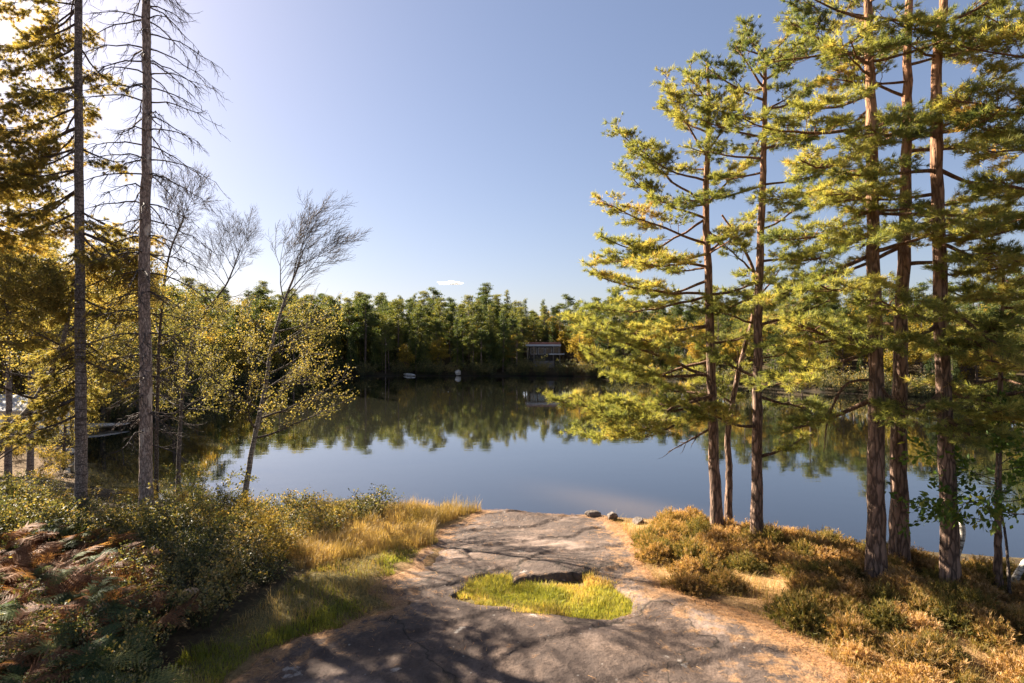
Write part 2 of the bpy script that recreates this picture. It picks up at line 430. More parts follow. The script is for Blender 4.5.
mb = MB(); mb.add(np.stack([GX, GY, GZ], -1).reshape(-1, 3), gf)
o = mb.obj('ground', gm, smooth=True, pattr={'straw': straw.ravel(), 'green': green.ravel(), 'dry': dry.ravel(), 'sand': sand.ravel(), 'wet': wet.ravel()})
tag(o, 'brown lake shore ground rising into the wooded hill across the water', 'ground', kind='structure')

# ---------------------------------------------------------------- bare granite
rx = np.arange(-5.6, 6.2, 0.035); ry = np.arange(1.6, 17.0, 0.035)
RX, RY = np.meshgrid(rx, ry)
rsd = poly_sd(RX, RY, ROCK) + 0.22 * fbm(RX * 1.3, RY * 1.3, 4)


def rock_h(x, y):
    u = 0.08 * fbm(x * 0.45 + 3, y * 0.45, 2)
    # overlapping glaciated sheets: stepped terraces along a warped direction
    q = (y * 0.8 - x * 0.35) + 0.9 * fbm(x * 0.5, y * 0.5 + 7, 3)
    q = q / 1.15
    step = 0.045 * (np.floor(q) + sstep(0.9, 1.0, q - np.floor(q)) - q)
    crack = -0.012 * np.exp(-(np.abs(fbm(x * 0.7 + 11, y * 0.9 + 2, 4)) / 0.012) ** 2)
    fine = 0.02 * fbm(x * 3, y * 3, 4)
    return u + step + fine


pin = poly_sd(RX, RY, PATCH)
RZ = H(RX, RY) + 0.02 + 0.06 * sstep(-0.05, 0.9, rsd) - 0.30 * sstep(0.05, -0.45, rsd)
RZ = RZ + rock_h(RX, RY) * sstep(0, 0.4, rsd)
dep = sstep(-0.05, 0.03, pin + 0.03 * fbm(RX * 4, RY * 4, 3))
back = np.exp(-((RX - 0.6) / 0.75) ** 4) * sstep(9.0, 9.3, RY)
RZ = RZ * (1 - dep) + (H(RX, RY) - 0.07 - 0.09 * back) * dep + 0.02 * back * (1 - dep) * sstep(12.5, 9.5, RY)
RZ = RZ - 0.045 * np.exp(-np.maximum(-pin, 0) / 0.25) * (1 - dep) * (1 - back)
led = poly_sd(RX, RY, LEDGE)
lift = np.exp(-(((RX - 0.75) / 0.9) ** 2)) * sstep(9.15, 9.3, RY) * (1 - sstep(9.3, 11.2, RY))
keep = rsd > -0.5
ri = np.arange(RX.size).reshape(RX.shape)
fk = keep[:-1, :-1] & keep[1:, :-1] & keep[:-1, 1:] & keep[1:, 1:]
rf = np.stack([ri[:-1, :-1], ri[:-1, 1:], ri[1:, 1:], ri[1:, :-1]], -1)[fk]
used = np.unique(rf); remap = np.zeros(RX.size, int); remap[used] = np.arange(len(used))
rv = np.stack([RX, RY, RZ], -1).reshape(-1, 3)[used]
m, nt, ns, L = mat('granite')
out = ns.new('ShaderNodeOutputMaterial'); p = ns.new('ShaderNodeBsdfPrincipled'); p.inputs['Roughness'].default_value = 0.88; p.inputs['Specular IOR Level'].default_value = 0.25
g = ns.new('ShaderNodeNewGeometry')
n1 = noise(1.1, 8, 0.65); n2 = noise(9, 8, 0.7); n3 = noise(30, 6, 0.75); n4 = noise(2.4, 7, 0.62)
r = ramp(ns, [(0.30, (0.055, 0.036, 0.027)), (0.5, (0.135, 0.09, 0.065)), (0.7, (0.26, 0.18, 0.135))]); L.new(n2.outputs['Fac'], r.inputs[0])
rs = ramp(ns, [(0.34, (0.03, 0.021, 0.016)), (0.66, (0.27, 0.19, 0.145))]); L.new(n3.outputs['Fac'], rs.inputs[0])
c = mixc(0.4, r.outputs[0], rs.outputs[0])
n6 = noise(0.8, 7, 0.68)
r6 = ramp(ns, [(0.5, (0, 0, 0)), (0.62, (0.6, 0.6, 0.6))]); L.new(n6.outputs['Fac'], r6.inputs[0])
c = mixc(r6.outputs[0], c, (0.36, 0.265, 0.21))             # paler, worn feldspar-pink areas
rd = ramp(ns, [(0.46, (1, 1, 1)), (0.62, (0, 0, 0))]); L.new(n1.outputs['Fac'], rd.inputs[0])
q = N_(ns, 'ShaderNodeMath', operation='MULTIPLY'); L.new(rd.outputs[0], q.inputs[0]); q.inputs[1].default_value = 0.72
c = mixc(q.outputs[0], c, (0.055, 0.04, 0.034))
rl = ramp(ns, [(0.655, (0, 0, 0)), (0.7, (0.8, 0.8, 0.8))]); L.new(n4.outputs['Fac'], rl.inputs[0])
q = N_(ns, 'ShaderNodeMath', operation='MULTIPLY'); L.new(rl.outputs[0], q.inputs[0]); L.new(n3.outputs['Fac'], q.inputs[1])
c = mixc(q.outputs[0], c, (0.62, 0.57, 0.5))
vo = N_(ns, 'ShaderNodeTexVoronoi'); vo.inputs['Scale'].default_value = 5.5; L.new(g.outputs['Position'], vo.inputs['Vector'])
ad = N_(ns, 'ShaderNodeMath', operation='MULTIPLY_ADD'); L.new(n2.outputs['Fac'], ad.inputs[0]); ad.inputs[1].default_value = 0.3; L.new(vo.outputs['Distance'], ad.inputs[2])
rv_ = ramp(ns, [(0.19, (0.8, 0.8, 0.8)), (0.235, (0, 0, 0))]); L.new(ad.outputs[0], rv_.inputs[0])
qv = N_(ns, 'ShaderNodeMath', operation='MULTIPLY'); L.new(rv_.outputs[0], qv.inputs[0]); L.new(n3.outputs['Fac'], qv.inputs[1])
c = mixc(qv.outputs[0], c, (0.55, 0.5, 0.44))
nk = noise(0.36, 5, 0.5)
for off in (0.5,):                                     # hairline joints, drawn as thin dark lines
    sb = N_(ns, 'ShaderNodeMath', operation='SUBTRACT'); L.new(nk.outputs['Fac'], sb.inputs[0]); sb.inputs[1].default_value = off
    ab = N_(ns, 'ShaderNodeMath', operation='ABSOLUTE'); L.new(sb.outputs[0], ab.inputs[0])
    rk = ramp(ns, [(0.0, (0.85, 0.85, 0.85)), (0.006, (0, 0, 0))]); L.new(ab.outputs[0], rk.inputs[0])
    c = mixc(rk.outputs[0], c, (0.022, 0.018, 0.012))
# fallen needles gathered in hollows and along the edges
st_ = attr('straw'); n5 = noise(3.4, 7, 0.68)
q = N_(ns, 'ShaderNodeMath', operation='MULTIPLY_ADD'); L.new(st_, q.inputs[0]); q.inputs[1].default_value = 0.32; L.new(n5.outputs['Fac'], q.inputs[2])
rn = ramp(ns, [(0.62, (0, 0, 0)), (0.74, (1, 1, 1))]); L.new(q.outputs[0], rn.inputs[0])
rc = ramp(ns, [(0.35, (0.2, 0.1, 0.045)), (0.65, (0.45, 0.26, 0.12))]); L.new(n3.outputs['Fac'], rc.inputs[0])
q = N_(ns, 'ShaderNodeMath', operation='MULTIPLY'); L.new(rn.outputs[0], q.inputs[0]); q.inputs[1].default_value = 0.8
c = mixc(q.outputs[0], c, rc.outputs[0])
L.new(c, p.inputs['Base Color'])
ms = N_(ns, 'ShaderNodeMath', operation='MULTIPLY_ADD'); L.new(n3.outputs['Fac'], ms.inputs[0]); ms.inputs[1].default_value = 0.25; L.new(n2.outputs['Fac'], ms.inputs[2])
bp = ns.new('ShaderNodeBump'); bp.inputs['Strength'].default_value = 0.9; bp.inputs['Distance'].default_value = 0.08; L.new(ms.outputs[0], bp.inputs['Height']); L.new(bp.outputs[0], p.inputs['Normal'])
L.new(p.outputs[0], out.inputs[0])
mb = MB(); mb.add(rv, remap[rf])
rst = np.clip(np.exp(-np.maximum(rsd, 0) / 0.35) + 0.55 * sstep(1.0, 4.0, RX) + 0.25 * np.exp(-np.maximum(-pin, 0) / 0.15), 0, 1.3)
o = mb.obj('rock_outcrop', m, smooth=True, pattr={'straw': rst.ravel()[used]})
tag(o, 'bare brown granite slab running down to the lake', 'rock', kind='structure')
M['granite'] = m


def surf(x, y):
    """height of whatever is on top: rock or soil"""
    return float(H(x, y)) - 0.01


def rock_z(x, y):
    i = np.clip(np.rint((y - ry[0]) / 0.035).astype(int), 0, len(ry) - 1); j = np.clip(np.rint((x - rx[0]) / 0.035).astype(int), 0, len(rx) - 1)
    return np.maximum(RZ[i, j], H(x, y) - 0.03)


# ---------------------------------------------------------------- lake
m, nt, ns, L = mat('lake_water')
out = ns.new('ShaderNodeOutputMaterial')
g = ns.new('ShaderNodeNewGeometry')
mp = ns.new('ShaderNodeMapping'); mp.inputs['Scale'].default_value = (0.5, 1.0, 1); L.new(g.outputs['Position'], mp.inputs[0])
w1 = N_(ns, 'ShaderNodeTexNoise'); w1.inputs['Scale'].default_value = 1.6; w1.inputs['Detail'].default_value = 3; L.new(mp.outputs[0], w1.inputs['Vector'])
bp = ns.new('ShaderNodeBump'); bp.inputs['Strength'].default_value = 0.012; bp.inputs['Distance'].default_value = 0.2; L.new(w1.outputs['Fac'], bp.inputs['Height'])
fr = ns.new('ShaderNodeFresnel'); ix = ns.new('ShaderNodeMix'); ix.data_type = 'FLOAT'; ix.inputs['A'].default_value = 1.9; ix.inputs['B'].default_value = 1 / 1.9; L.new(g.outputs['Backfacing'], ix.inputs['Factor']); L.new(ix.outputs['Result'], fr.inputs['IOR'])   # light still gets out from below
L.new(bp.outputs[0], fr.inputs['Normal'])
gl = ns.new('ShaderNodeBsdfGlossy'); gl.inputs['Roughness'].default_value = 0.03; gl.inputs['Color'].default_value = (1, 1, 1, 1); L.new(bp.outputs[0], gl.inputs['Normal'])
tp = ns.new('ShaderNodeBsdfTransparent'); tp.inputs['Color'].default_value = (0.8, 0.78, 0.68, 1)
fm = N_(ns, 'ShaderNodeMath', operation='MULTIPLY'); fm.use_clamp = True; L.new(fr.outputs[0], fm.inputs[0]); fm.inputs[1].default_value = 1.35
mx = ns.new('ShaderNodeMixShader'); L.new(fm.outputs[0], mx.inputs[0]); L.new(tp.outputs[0], mx.inputs[1]); L.new(gl.outputs[0], mx.inputs[2]); L.new(mx.outputs[0], out.inputs[0])
mb = MB(); mb.add([(-45, 10, 0), (130, -12, 0), (130, 104, 0), (-45, 104, 0)], [(0, 1, 2, 3)])
o = mb.obj('lake', m); tag(o, 'calm dark lake mirroring the wood on its far shore', 'lake', kind='structure')


# ---------------------------------------------------------------- trees
def limb_curve(P0, P1, sag, n=10, wob=0.03):
    t = np.linspace(0, 1, n)[:, None]
    L_ = np.linalg.norm(P1 - P0)
    c = P0 + (P1 - P0) * t
    c[:, 2] += (-sag * L_ * 4 * t * (1 - t) * (0.7 + 0.6 * t))[:, 0]
    wv = np.cumsum(rng.normal(size=(n, 3)) * wob * L_ / math.sqrt(n), 0)
    wv -= t * wv[-1]
    return c + wv


def conifer_limb(wood, tufts, P0, P1, r0, sag=0.06, dens=1.0, start=0.3, side=0.34, droop=0.0, sub_up=0.08, tint0=0.45, step=0.07):
    """one limb: wood tubes into `wood`, tuft positions/directions/tints into `tufts`"""
    L_ = np.linalg.norm(P1 - P0)
    n = max(7, int(L_ * 5))
    c = limb_curve(P0, P1, sag, n)
    tt = np.linspace(0, 1, n)
    tube(wood, c, r0 * (1 - 0.82 * tt) + 0.004, 6)
    T = unit(np.gradient(c, axis=0))
    def tf(p, d):
        tufts.append((p, d, tint0 + rng.normal() * 0.1))
    k = max(3, int(L_ * 6.5 * dens))
    for i in range(k):
        t = start + (0.98 - start) * (i + rng.uniform(0, 0.9)) / k
        j = min(n - 2, int(t * (n - 1))); fr_ = t * (n - 1) - j
        p = c[j] * (1 - fr_) + c[j + 1] * fr_
        d = T[j]
        h = unit(V(-d[1], d[0], 0) + 1e-6) * (1 if (i % 2 == 0) else -1)
        a = rng.uniform(0.6, 1.15)
        sd = unit(d * math.cos(a) + h * math.sin(a) + V(0, 0, rng.normal(sub_up, 0.16) - droop))
        sl = (side * (1 - t) * L_ + 0.28) * rng.uniform(0.55, 1.15)
        q = limb_curve(p, p + sd * sl, -0.05 + droop * 0.25, 5, 0.06)
        tube(wood, q, np.linspace(r0 * 0.28, 0.004, 5), 4)
        m_ = max(2, int(sl / step))
        for s in range(m_):
            u = 0.35 + 0.65 * (s + 1) / m_
            jj = min(3, int(u * 4)); ff = u * 4 - jj
            pp = q[jj] * (1 - ff) + q[min(4, jj + 1)] * ff
            if s < m_ - 1 or True:
                hd = unit(np.cross(sd, V(0, 0, 1)) + 1e-6) * (1 if s % 2 else -1)
                td = unit(sd * 0.6 + hd * rng.uniform(0.4, 1.0) + V(0, 0, rng.normal(0.12, 0.2) - droop * 0.8))
                tl = rng.uniform(0.08, 0.3) * (1.3 - u * 0.6)
                e = pp + td * tl
                if tl > 0.12:
                    tube(wood, np.array([pp, (pp + e) / 2 + V(0, 0, 0.008), e]), [0.006, 0.005, 0.003], 3, cap=False)
                tf(e, td); tf(pp + td * tl * 0.4, unit(td + sd))
        tf(q[-1], unit(q[-1] - q[-2]))
    tf(c[-1], T[-1])
    for s in range(max(2, int(L_ * 3))):
        u = rng.uniform(max(start, 0.5), 1); j = int(u * (n - 1)); tf(c[j] + rng.normal(size=3) * 0.04, unit(T[j] + V(0, 0, 0.6)))


def trunk_mesh(pts, r0, r1, sides=14, flare=0.35, n=None, jit=0.035):
    mb = MB(); n = n or 40
    c = smooth_path(pts, n)
    t = np.linspace(0, 1, n)
    hgt = np.linalg.norm(c - c[0], axis=1)
    r = r0 + (r1 - r0) * t + r0 * flare * np.exp(-hgt / 0.35)
    c = c.copy(); c[1:-1] += rng.normal(size=(n - 2, 3)) * r0 * 0.05
    c[0, 2] -= 0.25
    tube(mb, c, r, sides, jitter=jit)
    return mb, c, r


def trunk_point(c, z):
    k = int(np.argmin(np.abs(c[:, 2] - z))); return c[k], k


def pine(label, base, pts_px, r0, r1, limbs, nrand, ztop, rand_px=None, group=None, needle_len=0.088, dead=(), dens=1.05, seed=0, reach=1.6, zr=None, tuft_n=30):
    """Scots pine: pts_px trunk pixels (above the base) at the base's depth; limbs = (start_py, tip_px, tip_py, dY)"""
    global rng
    rng = np.random.default_rng(100 + seed)
    Y = base[1]
    P = [base] + [at(px, py, Y + dy) for (px, py, dy) in pts_px]
    root = empty('pine_tree', base, label, 'pine tree', group)
    tm, c, r = trunk_mesh(P, r0 * 0.9, r1)
    tm.obj('trunk', M['pine_bark'], root, base, True)
    tufts = []
    for (spy, tx, ty, dY) in limbs:
        z = CZ - (spy - CY) / F * Y
        p0, k = trunk_point(c, z)
        p1 = at(tx, ty, Y + dY)
        w = MB()
        conifer_limb(w, tufts, p0, p1, max(0.022, min(0.075, r[k] * 0.36)), sag=rng.uniform(0.02, 0.09), dens=dens)
        w.obj('branch', M['pine_limb'], root, base, True)
    z0, z1 = zr
    for i in range(nrand):
        f = (i + rng.uniform()) / nrand
        z = z0 + (z1 - z0) * f
        p0, k = trunk_point(c, z)
        az = i * 2.399 + rng.uniform(-0.5, 0.5)
        ln = reach * (1.0 - 0.6 * f ** 2) * rng.uniform(0.6, 1.1)
        el = rng.uniform(-0.12, 0.22) + 0.45 * f ** 3
        p1 = p0 + V(math.cos(az) * math.cos(el), math.sin(az) * math.cos(el), math.sin(el)) * ln
        w = MB(); conifer_limb(w, tufts, p0, p1, max(0.02, r[k] * 0.3), sag=rng.uniform(0.0, 0.08), dens=dens)
        w.obj('branch', M['pine_limb'], root, base, True)
    for (spy, pts) in dead:                                  # bare limbs with no needles
        z = CZ - (spy - CY) / F * Y; p0, k = trunk_point(c, z)
        q = smooth_path([p0] + [at(a, b, Y + d) for a, b, d in pts], 12)
        w = MB(); tube(w, q, np.linspace(0.03, 0.006, 12), 6)
        for s in range(9):
            j = rng.integers(3, 11); d = unit(unit(q[j] - q[j - 1]) + runit(1)[0] * 0.9 - V(0, 0, 0.15))
            e = q[j] + d * rng.uniform(0.15, 0.5)
            tube(w, limb_curve(q[j], e, 0.1, 4, 0.08), [0.009, 0.007, 0.005, 0.002], 4)
        b = w.obj('branch', M['pine_limb'], root, base, True); b['label'] = 'bare dead branch'
    C = np.array([t[0] for t in tufts]); D = np.array([t[1] for t in tufts]); T = np.array([t[2] for t in tufts])
    T = T + 0.55 * fbm(C[:, 0] * 1.3 + C[:, 2], C[:, 1] * 1.3 + seed, 3)
    mb = MB(); s3 = rng.integers(0, 3, len(C))
    for g_, (m_, l_, sp__) in enumerate(((0.8, 0.8, 0.7), (1.0, 1.05, 0.95), (1.3, 1.3, 1.1))):
        k_ = s3 == g_
        needles(mb, C[k_], D[k_], int(tuft_n * m_), needle_len * l_, 0.0095, sp__, 0.25, T[k_])
    brown = rng.random(len(C)) < 0.02
    if brown.any(): needles(mb, C[brown], D[brown], 14, needle_len, 0.011, 0.8, -0.2, 1.0)
    mb.obj('crown', M['pine_needle'], root, base)
    return root


ONLY = None
b = gp(717, 531)
pine('dark trunked pine at the water edge with long low boughs reaching over the lake', b,
     [(713, 430, 0), (709, 300, 0), (706, 200, 0), (709, 110, 0), (707, 62, 0)], 0.135, 0.025,
     [(412, 552, 399, -0.5), (415, 572, 432, 0.6), (400, 600, 415, -1.2), (385, 566, 318, 0.3), (372, 588, 352, -0.6), (352, 612, 378, 1.0), (330, 598, 330, -0.9), (300, 588, 308, 0.5), (318, 640, 338, -1.3),
      (296, 592, 272, -0.2), (262, 600, 236, 0.4), (240, 603, 203, -0.6), (214, 596, 262, 0.9), (222, 622, 170, 0.3), (205, 616, 128, 0.0), (180, 640, 150, -0.7), (150, 664, 82, 0.2), (130, 668, 112, 0.6), (105, 690, 68, 0),
      (392, 640, 372, 1.3), (280, 640, 292, 1.1), (250, 640, 262, -1.2), (300, 762, 280, -0.5), (350, 760, 330, 0.5), (250, 752, 214, 0.3), (200, 748, 158, 0.4), (150, 738, 98, -0.2), (402, 652, 436, -0.9), (398, 632, 404, 0.2)],
     10, 62, zr=(6.5, 11.6), reach=1.15, seed=1, dead=[(420, [(690, 440, 0.2), (668, 452, 0.3)])])
b = gp(757, 543)
pine('pine with a split double stem and thin high crown', b,
     [(757, 430, 0), (759, 300, 0), (763, 180, 0), (765, 100, 0), (765, 48, 0)], 0.125, 0.025,
     [(135, 700, 118, 0.2), (120, 690, 90, -0.3), (100, 705, 66, 0.2), (85, 735, 45, 0), (150, 830, 128, -0.3), (110, 815, 86, 0.4), (80, 800, 52, 0), (165, 690, 148, 0.7), (190, 690, 200, -0.6), (260, 820, 250, 0.4), (320, 830, 300, -0.5), (300, 700, 312, 0.5),
      (230, 805, 196, 0.6), (395, 815, 410, 0.6), (430, 690, 395, -0.6), (455, 800, 440, -0.5), (370, 700, 345, 0.7), (60, 790, 30, 0), (60, 745, 28, 0.1)],
     10, 48, zr=(9.0, 11.9), reach=1.1, seed=2)
b = gp(729, 529)
b = V(b[0] + 0.02, b[1] + 0.1, b[2])
pine('slim reddish pine whose stem forks low down behind the dark trunk', b,
     [(729, 470, 0.1), (728, 430, 0.1), (738, 375, 0.15), (752, 320, 0.2), (756, 280, 0.2), (742, 245, 0.2), (722, 215, 0.2)], 0.085, 0.02,
     [(430, 722, 380, 0.2), (380, 738, 350, -0.4), (330, 800, 300, 0.5), (320, 705, 300, -0.4), (300, 780, 268, 0.3), (270, 720, 240, -0.2), (400, 690, 360, 0.5), (360, 800, 345, -0.3)],
     4, 210, zr=(6.8, 7.6), reach=0.8, seed=3)
b = gp(876, 580)
pine('straight brown pine with bare arching dead limbs low on its trunk', b,
     [(876, 420, 0), (874, 280, 0), (871, 120, 0), (868, 0, 0), (868, -120, 0)], 0.155, 0.04,
     [(120, 742, 118, -0.3), (40, 772, 62, 0.2), (60, 790, 22, 0.5), (20, 800, -10, -0.3), (160, 760, 200, 0.6), (215, 775, 238, -0.5), (250, 755, 300, 0.3), (230, 790, 260, 0.8), (320, 770, 345, 0.5), (350, 760, 385, -0.2),
      (345, 795, 320, -0.9), (120, 960, 100, -0.3), (90, 810, 105, -0.7), (140, 800, 160, -1.0), (400, 790, 430, 0.8), (250, 950, 225, -0.8), (5, 900, -20, -0.5), (60, 850, 40, -1.2), (180, 840, 190, -1.3), (270, 820, 285, -1.2)],
     8, -100, zr=(8.0, 12.2), reach=1.4, seed=4,
     dead=[(380, [(845, 385, 0), (828, 420, 0.1), (824, 452, 0.1)]), (352, [(840, 335, 0.1), (800, 330, 0.2)]), (372, [(890, 398, -0.2), (912, 412, -0.3)])])
b = gp(900, 564)
pine('thick pine leaning slightly beside the one with dead limbs', b,
     [(899, 460, 0), (901, 330, 0), (906, 180, 0), (908, 60, 0), (910, -120, 0)], 0.165, 0.045,
     [(150, 990, 140, 0.3), (60, 985, 40, -0.3), (100, 830, 60, 0.5), (200, 1010, 215, 0.6), (235, 800, 280, 0.7), (270, 985, 255, -0.6), (30, 840, 10, 0.4), (130, 850, 150, 1.0), (310, 960, 330, 0.9), (330, 840, 320, 1.0)],
     9, -100, zr=(8.0, 13.0), reach=1.5, seed=5)
b = gp(951, 590)
pine('tall pine with a dark red lower trunk in front of the white stump', b,
     [(947, 470, 0), (941, 320, 0), (937, 160, 0), (936, 70, 0), (944, -10, 0), (950, -130, 0)], 0.145, 0.04,
     [(110, 1010, 70, -0.4), (180, 1040, 190, 0.3), (165, 850, 175, -0.5), (220, 840, 205, 0.4), (235, 1040, 215, -0.6), (130, 870, 128, -0.8), (210, 860, 248, -1.0), (330, 860, 345, -0.6), (345, 1010, 320, -0.6), (390, 890, 425, -0.5),
      (380, 1010, 400, 0.4), (420, 890, 410, 0.3), (285, 880, 300, -0.9), (250, 1000, 262, -1.2), (20, 1010, -10, -0.5), (40, 890, 20, -0.6), (410, 985, 440, -0.9), (300, 1000, 345, -1.0), (60, 1010, 40, 0.3)],
     8, -100, zr=(7.5, 12.5), reach=1.4, seed=6)
b = gp(1085, 612)
pine('pine standing just outside the view whose boughs reach in from the side', b,
     [(1085, 450, 0), (1083, 300, 0), (1080, 100, 0), (1082, -100, 0)], 0.15, 0.04,
     [(70, 960, 45, 0.2), (100, 950, 100, -0.4), (150, 955, 120, 0.6), (200, 940, 235, -0.3), (250, 945, 275, 0.5), (120, 985, 150, -0.7), (300, 975, 300, 0.2), (360, 985, 360, -0.2), (400, 990, 420, 0.3), (40, 985, 15, 0.5), (170, 1000, 180, -1)],
     8, -100, zr=(5.5, 12.0), reach=1.6, seed=7)
b = gp(998, 590)
pine('slender young pine with a thin pale trunk close to the bank', b,
     [(998, 500, 0), (1000, 400, 0), (1002, 320, 0), (1004, 255, 0)], 0.06, 0.015,
     [(300, 945, 290, 0.2), (330, 1040, 310, -0.3), (345, 940, 350, -0.4), (290, 1035, 268, 0.2), (380, 935, 385, 0.2), (395, 1045, 385, -0.4), (360, 975, 340, -0.7), (275, 985, 255, 0), (420, 945, 432, -0.2), (415, 1040, 430, 0.3), (400, 990, 410, -0.8)],
     8, 255, zr=(4.8, 7.2), reach=0.7, seed=8)


def grow(wood, tips, p, d, ln, r, lvl, maxl, up=0.15, bias=V(0, 0, 0), nb=(4, 6), wob=0.12, sides=(7, 5, 4, 3), rmin=0.0025):
    n = 6
    pts = [p]; dd = d
    for i in range(n - 1):
        dd = unit(dd + runit(1)[0] * wob + V(0, 0, up * 0.35) + bias * 0.25)
        pts.append(pts[-1] + dd * ln / (n - 1))
    pts = np.array(pts)
    tube(wood, pts, np.linspace(r, r * (0.35 if lvl < maxl else 0.5), n), sides[min(lvl, 3)], cap=False)
    if lvl >= maxl:
        for j in range(1, n): tips.append((pts[j], unit(pts[j] - pts[j - 1])))
        return
    k = rng.integers(nb[0], nb[1] + 1)
    for i in range(k):
        t = 0.25 + 0.75 * (i + rng.uniform(0.1, 0.9)) / k
        j = min(n - 2, int(t * (n - 1))); f = t * (n - 1) - j
        q = pts[j] * (1 - f) + pts[j + 1] * f
        td = unit(pts[j + 1] - pts[j])
        s = unit(np.cross(td, runit(1)[0]))
        a = rng.uniform(0.5, 0.95)
        grow(wood, tips, q, unit(td * math.cos(a) + s * math.sin(a)), ln * rng.uniform(0.38, 0.62), max(r * 0.42, rmin), lvl + 1, maxl, up, bias, nb, wob, sides, rmin)
    grow(wood, tips, pts[-1], unit(pts[-1] - pts[-2]), ln * 0.5, max(r * 0.35, rmin), lvl + 1, maxl, up, bias, nb, wob, sides, rmin)


def broadleaf(name, label, cat, base, pts, r0, r1, branches, leaf, bark, leafmat, seed, maxl=2, leaf_z=None, per=3, twig=None, group=None, sides=10, up=0.15, bias=V(0, 0, 0), tint=0.5, nb=(4, 6)):
    """branches: (t along trunk, direction, length); leaf=(length,width); leaves only where leaf_z(p) returns True"""
    global rng
    rng = np.random.default_rng(500 + seed)
    root = empty(name, base, label, cat, group)
    tm, c, r = trunk_mesh(pts, r0, r1, sides, 0.3, 30, 0.03)
    tm.obj('trunk', bark, root, base, True)
    tips = []
    for (t, d, ln) in branches:
        k = int(t * (len(c) - 1)); w = MB()
        bare = leaf_z is not None and t > 0.78 and maxl == 2
        grow(w, tips, c[k], unit(d), ln, max(0.012 if bare else 0.008, min(r[k] * 0.55, 0.035)), 0, 3 if bare else maxl, up, bias, (5, 7) if bare else nb, 0.12, (6, 4, 3, 3), 0.0042 if bare else 0.0025)
        w.obj('branch', twig or bark, root, base, True)
    C = np.array([t[0] for t in tips]); D = np.array([t[1] for t in tips])
    if leaf_z is not None:
        keep = leaf_z(C); C = C[keep]; D = D[keep]
    if per and len(C):
        C = np.repeat(C, per, 0) + rng.normal(size=(len(C) * per, 3)) * 0.05; D = np.repeat(D, per, 0)
        T = tint + 0.35 * fbm(C[:, 0] * 0.9 + C[:, 2], C[:, 1] + C[:, 2] * 0.8 + seed, 2)
        mb = MB(); leaves(mb, C, D, leaf[0], leaf[1], 0.9, -0.25, T)
        mb.obj('crown', leafmat, root, base)
    return root


def ring(n, t0, t1, ln0, ln1, el0=0.2, el1=0.7, seed=0, bias=V(0, 0, 0)):
    rr = np.random.default_rng(900 + seed); o = []
    for i in range(n):
        f = (i + rr.uniform()) / n; az = i * 2.399 + rr.uniform(-0.4, 0.4); el = rr.uniform(el0, el1)
        o.append((t0 + (t1 - t0) * f, V(math.cos(az) * math.cos(el), math.sin(az) * math.cos(el), math.sin(el)) + bias, (ln0 + (ln1 - ln0) * f) * rr.uniform(0.7, 1.15)))
    return o


def px_z(py, Y): return CZ - (py - CY) / F * Y

# birches / alders on the near bank
b = gp(243, 506)
Yb = b[1]
broadleaf('birch_tree', 'pale slender birch leaning over the water with a bare windswept top', 'birch tree', b, [b, at(252, 450, Yb), at(264, 395, Yb), at(272, 345, Yb), at(285, 300, Yb), at(300, 262, Yb)], 0.075, 0.022,
          ring(15, 0.22, 0.72, 1.5, 1.2, 0.15, 0.6, 1, V(0.25, 0, 0)) + [(0.74, V(0.3, 0.2, 1), 1.1), (0.8, V(-0.2, -0.2, 1), 1.2), (0.86, V(0.7, 0, 0.9), 1.3), (0.92, V(0.2, 0, 1), 1.35), (0.97, V(0.8, 0.2, 0.7), 1.2), (0.99, V(0.35, -0.1, 1), 1.35), (0.95, V(0, 0.3, 1), 1.2)],
          (0.046, 0.034), M['birch_bark'], M['gold_leaf'], 1, 2, lambda C: (C[:, 2] < px_z(308, Yb) + rng.normal(size=len(C)) * 0.25), 3, M['grey_bark'], bias=V(0.35, 0, 0.1))
b = gp(178, 500); Yc = b[1] + 1.2; b = V((178 - CX) / F * Yc, Yc, float(H((178 - CX) / F * Yc, Yc)))
broadleaf('birch_tree', 'dark stemmed birch behind the arching brambles with a leafy olive crown', 'birch tree', b, [b, at(180, 430, Yc), at(186, 370, Yc), at(200, 320, Yc), at(226, 285, Yc), at(240, 250, Yc)], 0.085, 0.02,
          ring(18, 0.25, 0.78, 1.7, 1.3, 0.1, 0.7, 2) + [(0.8, V(-0.7, 0, 1), 1.3), (0.84, V(-0.4, 0, 1), 1.4), (0.9, V(0.5, 0.2, 1), 1.3), (0.95, V(-0.1, -0.2, 1), 1.4), (0.99, V(0.4, 0, 1), 1.2), (0.93, V(-0.8, 0.2, 0.8), 1.2), (0.99, V(-0.2, 0, 1), 1.25), (0.86, V(0.7, 0, 0.8), 1.2)],
          (0.046, 0.034), M['grey_bark'], M['gold_leaf'], 2, 2, lambda C: (C[:, 2] < px_z(300, Yc)) & (rng.random(len(C)) < 0.95), 4, M['grey_bark'])
b = gp(155, 502); Yd = b[1] + 0.8; b = V((156 - CX) / F * Yd, Yd, float(H((156 - CX) / F * Yd, Yd)))
broadleaf('birch_tree', 'thin dark birch stem close beside the dead spruce', 'birch tree', b, [b, at(157, 420, Yd), at(160, 330, Yd), at(168, 260, Yd), at(185, 215, Yd)], 0.055, 0.015,
          ring(16, 0.25, 0.85, 1.3, 1.0, 0.2, 0.8, 3) + [(0.95, V(0.3, 0, 1), 1.0), (0.9, V(-0.4, 0, 1), 1.0), (0.99, V(0.1, 0, 1), 0.9), (0.86, V(0.6, 0, 1), 1.0)],
          (0.05, 0.04), M['grey_bark'], M['gold_leaf'], 3, 2, lambda C: (C[:, 2] < px_z(285, Yd)) & (rng.random(len(C)) < 0.9), 4, M['grey_bark'], tint=0.4)
